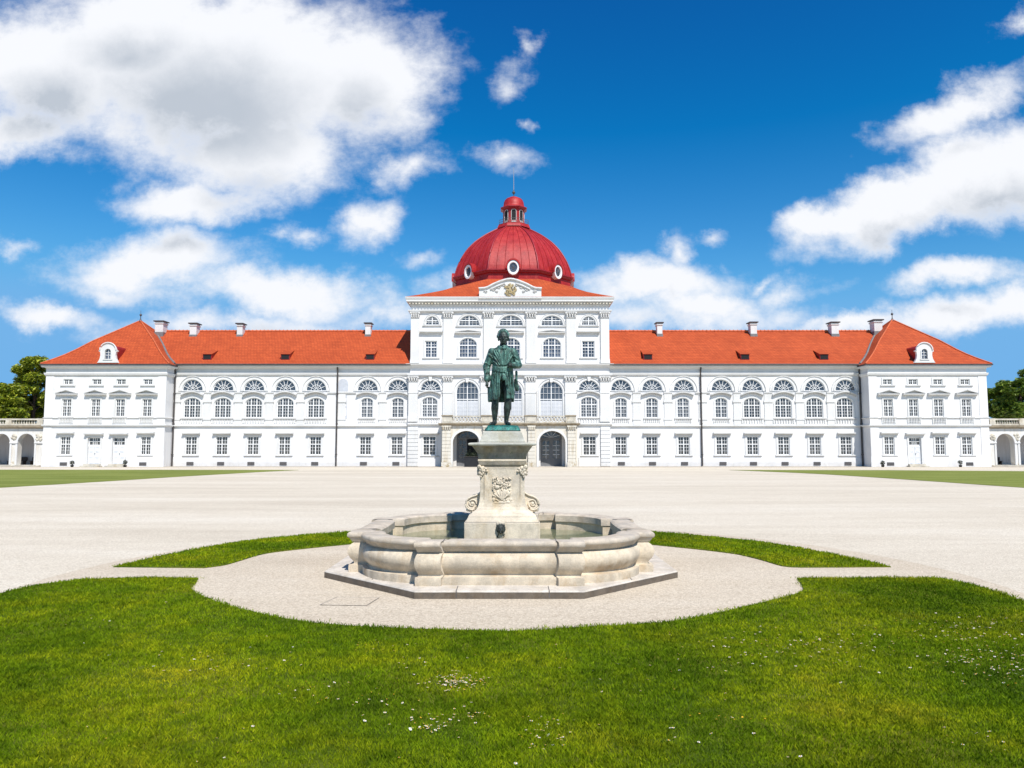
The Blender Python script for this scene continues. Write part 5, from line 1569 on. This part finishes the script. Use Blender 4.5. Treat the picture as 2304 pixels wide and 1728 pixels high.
# his left hand at the waist
t.capsule(P(708, 604, -.175), P(676, 606, -.20), .036, .036, fl=(1.05, .72))
for i, (dz, L) in enumerate(((-18, 1.0), (-6, 1.1), (8, 1.0), (20, .85))):
    a = P(674, 604+dz, -.205); m_ = P(674-20*L, 606+dz, -.20); e_ = P(674-26*L, 616+dz, -.175)
    t.capsule(a, m_, .013, .012, 8); t.capsule(m_, e_, .012, .010, 8)
t.capsule(P(690, 585, -.20), P(668, 574, -.215), .014, .012, 8); t.capsule(P(668, 574, -.215), P(655, 578, -.205), .012, .010, 8)
body = remeshed(t, 'body', M['bronzebody'], .008, st)
# hair
t = MB(); random.seed(12)
t.ellipsoid(P(583, 185, .025), (.098, .108, .098), 14, 10)
for _ in range(70):
    a = random.uniform(0, 2*PI); b_ = random.uniform(-.15, 1.3)
    v = Vector((math.cos(a)*math.cos(b_), math.sin(a)*math.cos(b_), math.sin(b_)))
    if v.y < -.35 and v.z < .55: continue
    c = Vector(P(583, 195, .018)); t.ellipsoid(c+Vector((v.x*.10, v.y*.115, v.z*.12)), (.026, .026, .026), 7, 5)
for s in (-1, 1):
    for k in range(4): t.ellipsoid(P(585+s*(66-k), 205+k*14, -.02+.012*k), (.02, .028, .026), 7, 5)
t.capsule(P(585, 270, .095), P(585, 330, .10), .035, .022)
remeshed(t, 'hair', M['bronze'], .009, st, 1)
# coat: trunk, sleeves, skirts with folds
t = MB()
rows = [(338, 575, .085, .075), (352, 576, .13, .088), (368, 577, .185, .10), (392, 578, .212, .122), (450, 578, .202, .142), (520, 577, .196, .142), (585, 576, .190, .138), (625, 574, .188, .138), (660, 573, .196, .145), (720, 571, .206, .152), (790, 569, .212, .156)]
n = 72; vs = []; fs = []
for ri, (zy, cxz, hx, hy) in enumerate(rows):
    for k in range(n):
        a = 2*PI*k/n; fo_ = 1+.022*math.sin(a*17+ri*.25)*(ri > 2)+.014*math.sin(a*9-ri*.6)
        vs.append((P(cxz, zy)[0]+hx*fo_*math.cos(a), FY+hy*fo_*math.sin(a), P(0, zy)[2]))
for i in range(len(rows)-1):
    for k in range(n): fs.append((i*n+k, i*n+(k+1) % n, (i+1)*n+(k+1) % n, (i+1)*n+k))
fs += [tuple(range(n))[::-1], tuple(range(n*(len(rows)-1), n*len(rows)))]
t.add(vs, fs, True)
# skirts, open in front
sk = [(770, 569, .212, .156, .14), (830, 568, .220, .160, .30), (900, 566, .230, .166, .36), (970, 564, .238, .172, .38), (1030, 561, .232, .176, .40), (1062, 560, .226, .178, .42)]
n = 80; outer = []; inner = []
for ri, (zy, cxz, hx, hy, gap) in enumerate(sk):
    for k in range(n+1):
        a = -PI/2+gap*.9+.10+(2*PI-gap*2)*k/n
        fo_ = 1+.045*math.sin(a*13+.4)*(.4+ri*.16)
        drop = (22 if math.sin(a) > .1 else 0)*(ri == 5)*1.0 - (ri == 5)*18*(math.cos(a) > .2)*(math.sin(a) < -.2)
        outer.append((P(cxz, 0)[0]+hx*fo_*math.cos(a), FY+hy*fo_*math.sin(a), P(0, zy+drop)[2]))
        inner.append((P(cxz, 0)[0]+(hx*fo_-.028)*math.cos(a), FY+(hy*fo_-.028)*math.sin(a), P(0, zy+drop)[2]))
m = n+1; R_ = len(sk); vs = outer+inner; o2 = len(outer); fs = []
for i in range(R_-1):
    for k in range(n):
        fs.append((i*m+k, i*m+k+1, (i+1)*m+k+1, (i+1)*m+k)); fs.append((o2+i*m+k, o2+(i+1)*m+k, o2+(i+1)*m+k+1, o2+i*m+k+1))
    for k in (0, n): fs.append((i*m+k, (i+1)*m+k, o2+(i+1)*m+k, o2+i*m+k))
for k in range(n): fs.append((k, o2+k, o2+k+1, k+1)); fs.append(((R_-1)*m+k, (R_-1)*m+k+1, o2+(R_-1)*m+k+1, o2+(R_-1)*m+k))
t.add(vs, fs, True)
# sleeves and cuffs
t.capsule(P(440, 420, 0), P(362, 605, .02), .088, .068); t.capsule(P(358, 605, .02), P(370, 745, -.03), .070, .054); t.capsule(P(370, 735, -.03), P(371, 778, -.042), .062, .066)
t.capsule(P(718, 420, 0), P(786, 585, 0), .088, .070); t.capsule(P(788, 588, 0), P(745, 602, -.12), .072, .058); t.capsule(P(750, 602, -.115), P(728, 603, -.15), .064, .066)
for (a, b_) in ((P(345, 560, -.05), P(400, 590, -.04)), (P(340, 640, -.045), P(395, 625, -.04)), (P(350, 700, -.07), P(395, 690, -.08)), (P(740, 480, -.08), P(790, 520, -.06)), (P(750, 540, -.08), P(815, 560, -.05)), (P(390, 450, -.08), P(440, 500, -.07))):
    t.capsule(a, b_, .016, .012, 6)
# folds drawn to the waist, sash, lapels, cravat
def onfront(zx, zy, lift=.0):
    hx, hy = .2, .142
    x = (zx-577)*KS; y = -hy*math.sqrt(max(.02, 1-(x/hx)**2)); return P(zx, zy, y-lift)
for (x0, y0, x1, y1) in ((455, 400, 560, 600), (480, 385, 575, 600), (510, 375, 585, 605), (690, 400, 640, 590), (665, 385, 625, 600), (640, 378, 612, 600), (600, 370, 598, 600), (450, 470, 540, 605), (448, 540, 520, 612), (705, 470, 650, 570)):
    pts = [onfront(x0+(x1-x0)*i/5, y0+(y1-y0)*i/5, .006) for i in range(6)]; t.tube(pts, [.010, .013, .013, .012, .010, .008], 6)
for (y0, y1, y2) in ((610, 640, 610), (628, 655, 625), (645, 672, 640), (662, 690, 655)):
    pts = [onfront(445+(705-445)*i/8, y0+(y1-y0)*math.sin(PI*i/8)+(y2-y0)*i/8, .012) for i in range(9)]; t.tube(pts, [.012]+[.017]*7+[.012], 6)
for (x0, y0, x1, y1) in ((480, 690, 455, 1000), (510, 700, 500, 1020), (535, 700, 530, 1030), (640, 690, 650, 900), (670, 690, 690, 980), (700, 690, 715, 1000), (620, 690, 622, 880), (450, 700, 430, 1000)):
    pts = [(lambda v: (v[0], v[1]-.028, v[2]))(onfront(x0+(x1-x0)*i/5, y0+(y1-y0)*i/5, .012)) for i in range(6)]; t.tube(pts, [.012, .014, .015, .015, .014, .012], 6)
t.ellipsoid(P(595, 345, -.085), (.045, .03, .03), 10, 6); t.ellipsoid(P(590, 372, -.115), (.036, .025, .035), 10, 6)
for s in (-1, 1): t.capsule(P(578+s*55, 340, -.02), P(582+s*28, 375, -.11), .028, .022, 8)
t.ellipsoid(P(590, 760, -.165), (.045, .03, .07), 10, 8)
t.capsule(P(760, 680, .03), P(762, 790, .03), .026, .02); t.capsule(P(752, 790, .06), P(768, 905, .09), .036, .045, fl=(1, .5)); t.capsule(P(388, 900, .08), P(392, 1060, .08), .04, .036, fl=(.6, 1))
remeshed(t, 'coat', M['bronze'], .0075, st, 1)
# bronze ground under the feet
t = MB(); random.seed(4)
hb3 = .325; nn = 22; vs = []; fs = []
for i in range(nn+1):
    for j in range(nn+1):
        x = -hb3+2*hb3*i/nn; y = -hb3+2*hb3*j/nn; ed = min(i, j, nn-i, nn-j)
        z = .0 if ed == 0 else (.05 if ed == 1 else .08)+random.uniform(-.008, .014)+.014*math.exp(-((x)**2+(y+.1)**2)*30)
        if ed == 0: x *= 1.02; y *= 1.02
        vs.append((PX+x, FY+y, stz+z))
for i in range(nn):
    for j in range(nn): a = i*(nn+1)+j; fs.append((a, a+nn+1, a+nn+2, a+1))
t.add(vs, fs, True); t.build('bronze_base', M['verdigris'], st)

# ------------------------------------------------------------------ sky and sun
EL, AZ = math.radians(54), math.radians(23)
sun_dir = Vector((math.sin(AZ)*math.cos(EL), -math.cos(AZ)*math.cos(EL), math.sin(EL)))
sl = bpy.data.lights.new('sun', 'SUN'); sl.energy = 4.75; sl.angle = math.radians(.5); sl.color = (1, .955, .89)
so = bpy.data.objects.new('sun', sl); COL.objects.link(so); so.rotation_euler = sun_dir.to_track_quat('Z', 'Y').to_euler(); so.location = (40, -40, 60)

world = bpy.data.worlds.new('World'); scene.world = world; world.use_nodes = True
nt = world.node_tree; bg = nt.nodes['Background']
sky = N(nt, 'ShaderNodeTexSky', sky_type='NISHITA'); sky.sun_disc = False; sky.sun_elevation = EL; sky.sun_rotation = PI-AZ
sky.altitude = 300; sky.air_density = 1.0; sky.dust_density = .4; sky.ozone_density = 3.0

# cloud field, laid out by sky direction (azimuth slope u, height slope v)
grp = bpy.data.node_groups.new('CloudField', 'ShaderNodeTree')
grp.interface.new_socket('Vector', in_out='INPUT', socket_type='NodeSocketVector')
grp.interface.new_socket('Density', in_out='OUTPUT', socket_type='NodeSocketFloat')
grp.interface.new_socket('Mass', in_out='OUTPUT', socket_type='NodeSocketFloat')
gi = grp.nodes.new('NodeGroupInput'); go = grp.nodes.new('NodeGroupOutput')
nz = N(grp, 'ShaderNodeTexNoise'); nz.inputs['Scale'].default_value = 6; nz.inputs['Detail'].default_value = 8; nz.inputs['Roughness'].default_value = .62
grp.links.new(gi.outputs[0], nz.inputs['Vector'])
sub = N(grp, 'ShaderNodeVectorMath', operation='SUBTRACT'); sub.inputs[1].default_value = (.5, .5, .5); grp.links.new(nz.outputs['Color'], sub.inputs[0])
scl = N(grp, 'ShaderNodeVectorMath', operation='MULTIPLY'); scl.inputs[1].default_value = (.17, .11, 0); grp.links.new(sub.outputs[0], scl.inputs[0])
wv = N(grp, 'ShaderNodeVectorMath', operation='ADD'); grp.links.new(gi.outputs[0], wv.inputs[0]); grp.links.new(scl.outputs[0], wv.inputs[1])
CL = [  # photo survey: centre, half sizes, tilt in degrees, weight
    (480, 150, 490, 195, 0, 1.45), (130, 150, 240, 155, 0, 1.25), (800, 165, 180, 155, 0, 1.15), (300, 40, 300, 110, 0, 1.1), (560, 320, 250, 120, 0, 1.15), (430, 430, 215, 62, 0, 1.1), (40, 275, 140, 70, 0, 1.05),
    (880, 360, 88, 42, 10, .62), (790, 480, 95, 52, 35, .75), (655, 510, 52, 30, 0, .55), (330, 570, 275, 72, 4, .95), (600, 640, 250, 64, -6, 1.0), (110, 675, 150, 33, -6, .8), (820, 690, 110, 38, 0, .5),
    (1088, 172, 50, 30, 20, .36), (1138, 270, 28, 22, 10, .42), (1090, 350, 76, 27, 5, .45), (1140, 100, 32, 20, -40, .38), (20, 540, 60, 22, 0, .4),
    (1420, 615, 230, 62, 0, 1.0), (1500, 665, 200, 52, 0, 1.0), (1450, 545, 66, 52, 60, .7), (1540, 502, 62, 26, 10, .55), (1650, 615, 66, 16, 8, .45),
    (1960, 450, 290, 80, 17, 1.35), (2150, 370, 240, 120, 20, 1.4), (1800, 485, 130, 46, 0, 1.1), (2080, 235, 240, 48, 27, .75), (2200, 50, 60, 24, 25, .5),
    (2070, 598, 165, 42, 8, .85), (2060, 690, 320, 50, 8, .85), (2190, 660, 140, 60, 10, .9), (1850, 705, 160, 30, 5, .9), (500, 705, 330, 34, 0, .55), (1500, 690, 330, 40, 0, .6), (250, 620, 170, 40, -10, .6), (1000, 600, 90, 26, 15, .35), (900, 560, 50, 16, 10, .25), (1700, 640, 110, 30, 6, .45)]
prev = None
for (dx, dy, rx, ry, rot, wt) in CL:
    d = ray(dx*D, dy*D); u, v = d[0]/d[1], d[2]/d[1]
    mp = N(grp, 'ShaderNodeMapping', vector_type='TEXTURE'); mp.inputs['Location'].default_value = (u, v, 0)
    mp.inputs['Scale'].default_value = (rx*D/F, ry*D/F*(1+v*v), 1); mp.inputs['Rotation'].default_value = (0, 0, math.radians(rot))
    grp.links.new(wv.outputs[0], mp.inputs['Vector'])
    ln = N(grp, 'ShaderNodeVectorMath', operation='LENGTH'); grp.links.new(mp.outputs[0], ln.inputs[0])
    val = maths(grp, 'MULTIPLY', maths(grp, 'SUBTRACT', 1.0, ln.outputs['Value']), wt)
    prev = val if prev is None else maths(grp, 'SMOOTH_MAX', prev, val, .12)
n2 = N(grp, 'ShaderNodeTexNoise'); n2.inputs['Scale'].default_value = 9; n2.inputs['Detail'].default_value = 10; n2.inputs['Roughness'].default_value = .63; n2.inputs['Lacunarity'].default_value = 2.1
st_ = N(grp, 'ShaderNodeVectorMath', operation='MULTIPLY'); st_.inputs[1].default_value = (1, 1.35, 1); grp.links.new(gi.outputs[0], st_.inputs[0]); grp.links.new(st_.outputs[0], n2.inputs['Vector'])
den = maths(grp, 'ADD', maths(grp, 'MAXIMUM', prev, -.6), maths(grp, 'MULTIPLY', maths(grp, 'SUBTRACT', n2.outputs['Fac'], .5), 1.45))
grp.links.new(den, go.inputs[0])
grp.links.new(prev, go.inputs[1])

tc = N(nt, 'ShaderNodeTexCoord'); sx = N(nt, 'ShaderNodeSeparateXYZ'); nt.links.new(tc.outputs['Generated'], sx.inputs[0])
yy = maths(nt, 'MAXIMUM', sx.outputs[1], .05)
uv = N(nt, 'ShaderNodeCombineXYZ'); nt.links.new(maths(nt, 'DIVIDE', sx.outputs[0], yy), uv.inputs[0]); nt.links.new(maths(nt, 'DIVIDE', sx.outputs[2], yy), uv.inputs[1])
g1 = nt.nodes.new('ShaderNodeGroup'); g1.node_tree = grp; nt.links.new(uv.outputs[0], g1.inputs[0])
of = N(nt, 'ShaderNodeVectorMath', operation='ADD'); of.inputs[1].default_value = (.01, .055, 0); nt.links.new(uv.outputs[0], of.inputs[0])
g2 = nt.nodes.new('ShaderNodeGroup'); g2.node_tree = grp; nt.links.new(of.outputs[0], g2.inputs[0])
def sstep(x, a, b):
    m = N(nt, 'ShaderNodeMapRange', interpolation_type='SMOOTHSTEP'); m.inputs['From Min'].default_value = a; m.inputs['From Max'].default_value = b
    nt.links.new(x, m.inputs['Value']); return m.outputs['Result']
cover = sstep(g1.outputs[0], -.15, .68)
front_ = sstep(sx.outputs[1], .05, .3)
cover = maths(nt, 'MULTIPLY', cover, front_)
# self shadow: thick cloud with more cloud toward the sun goes grey
shade = maths(nt, 'MULTIPLY', sstep(g2.outputs[1], .42, 1.25), sstep(g1.outputs[0], .25, .8))
n3 = noise(nt, uv.outputs[0], 3.5, 4, .5)
shade = maths(nt, 'MULTIPLY', shade, maths(nt, 'ADD', maths(nt, 'MULTIPLY', n3, 1.0), .55), clamp=True)
ccol = mixc(nt, shade, (7.7, 7.85, 8.2), (4.3, 4.75, 5.4))
# the clear sky: deeper, as through a polariser
h0 = N(nt, 'ShaderNodeHueSaturation'); h0.inputs['Saturation'].default_value = 1.35; nt.links.new(sky.outputs[0], h0.inputs['Color'])
hs = N(nt, 'ShaderNodeVectorMath', operation='MULTIPLY_ADD'); hs.inputs[1].default_value = (1.3, 1.42, 1.32); hs.inputs[2].default_value = (-.38, -.60, -.63); nt.links.new(h0.outputs[0], hs.inputs[0])
hm = N(nt, 'ShaderNodeVectorMath', operation='MAXIMUM'); hm.inputs[1].default_value = (.03, .2, .4); nt.links.new(hs.outputs[0], hm.inputs[0])
sc_ = N(nt, 'ShaderNodeSeparateColor'); nt.links.new(hm.outputs[0], sc_.inputs[0]); cc_ = N(nt, 'ShaderNodeCombineColor')
for i_, (lim_, d_) in enumerate(((1.45, .6), (3.7, 1.2), (6.7, 1.6))): nt.links.new(maths(nt, 'SMOOTH_MIN', sc_.outputs[i_], lim_, d_), cc_.inputs[i_])
clear = cc_.outputs[0]
cmb = mixc(nt, cover, clear, ccol)
nt.links.new(cmb, bg.inputs['Color']); bg.inputs['Strength'].default_value = .1

# ------------------------------------------------------------------ camera
cam = bpy.data.cameras.new('camera'); co = bpy.data.objects.new('camera', cam); COL.objects.link(co)
co.location = (0, 0, EYE); co.rotation_euler = (PI/2+TH, 0, 0)
cam.sensor_width = 36; cam.lens = 36*F/2304; cam.clip_end = 4000; cam.clip_start = .1
scene.camera = co
scene.view_settings.view_transform = 'Standard'; scene.view_settings.look = 'None'; scene.view_settings.exposure = .3; scene.view_settings.gamma = 1
scene.cycles.max_bounces = 6; scene.cycles.diffuse_bounces = 3; scene.cycles.glossy_bounces = 3; scene.cycles.transmission_bounces = 2
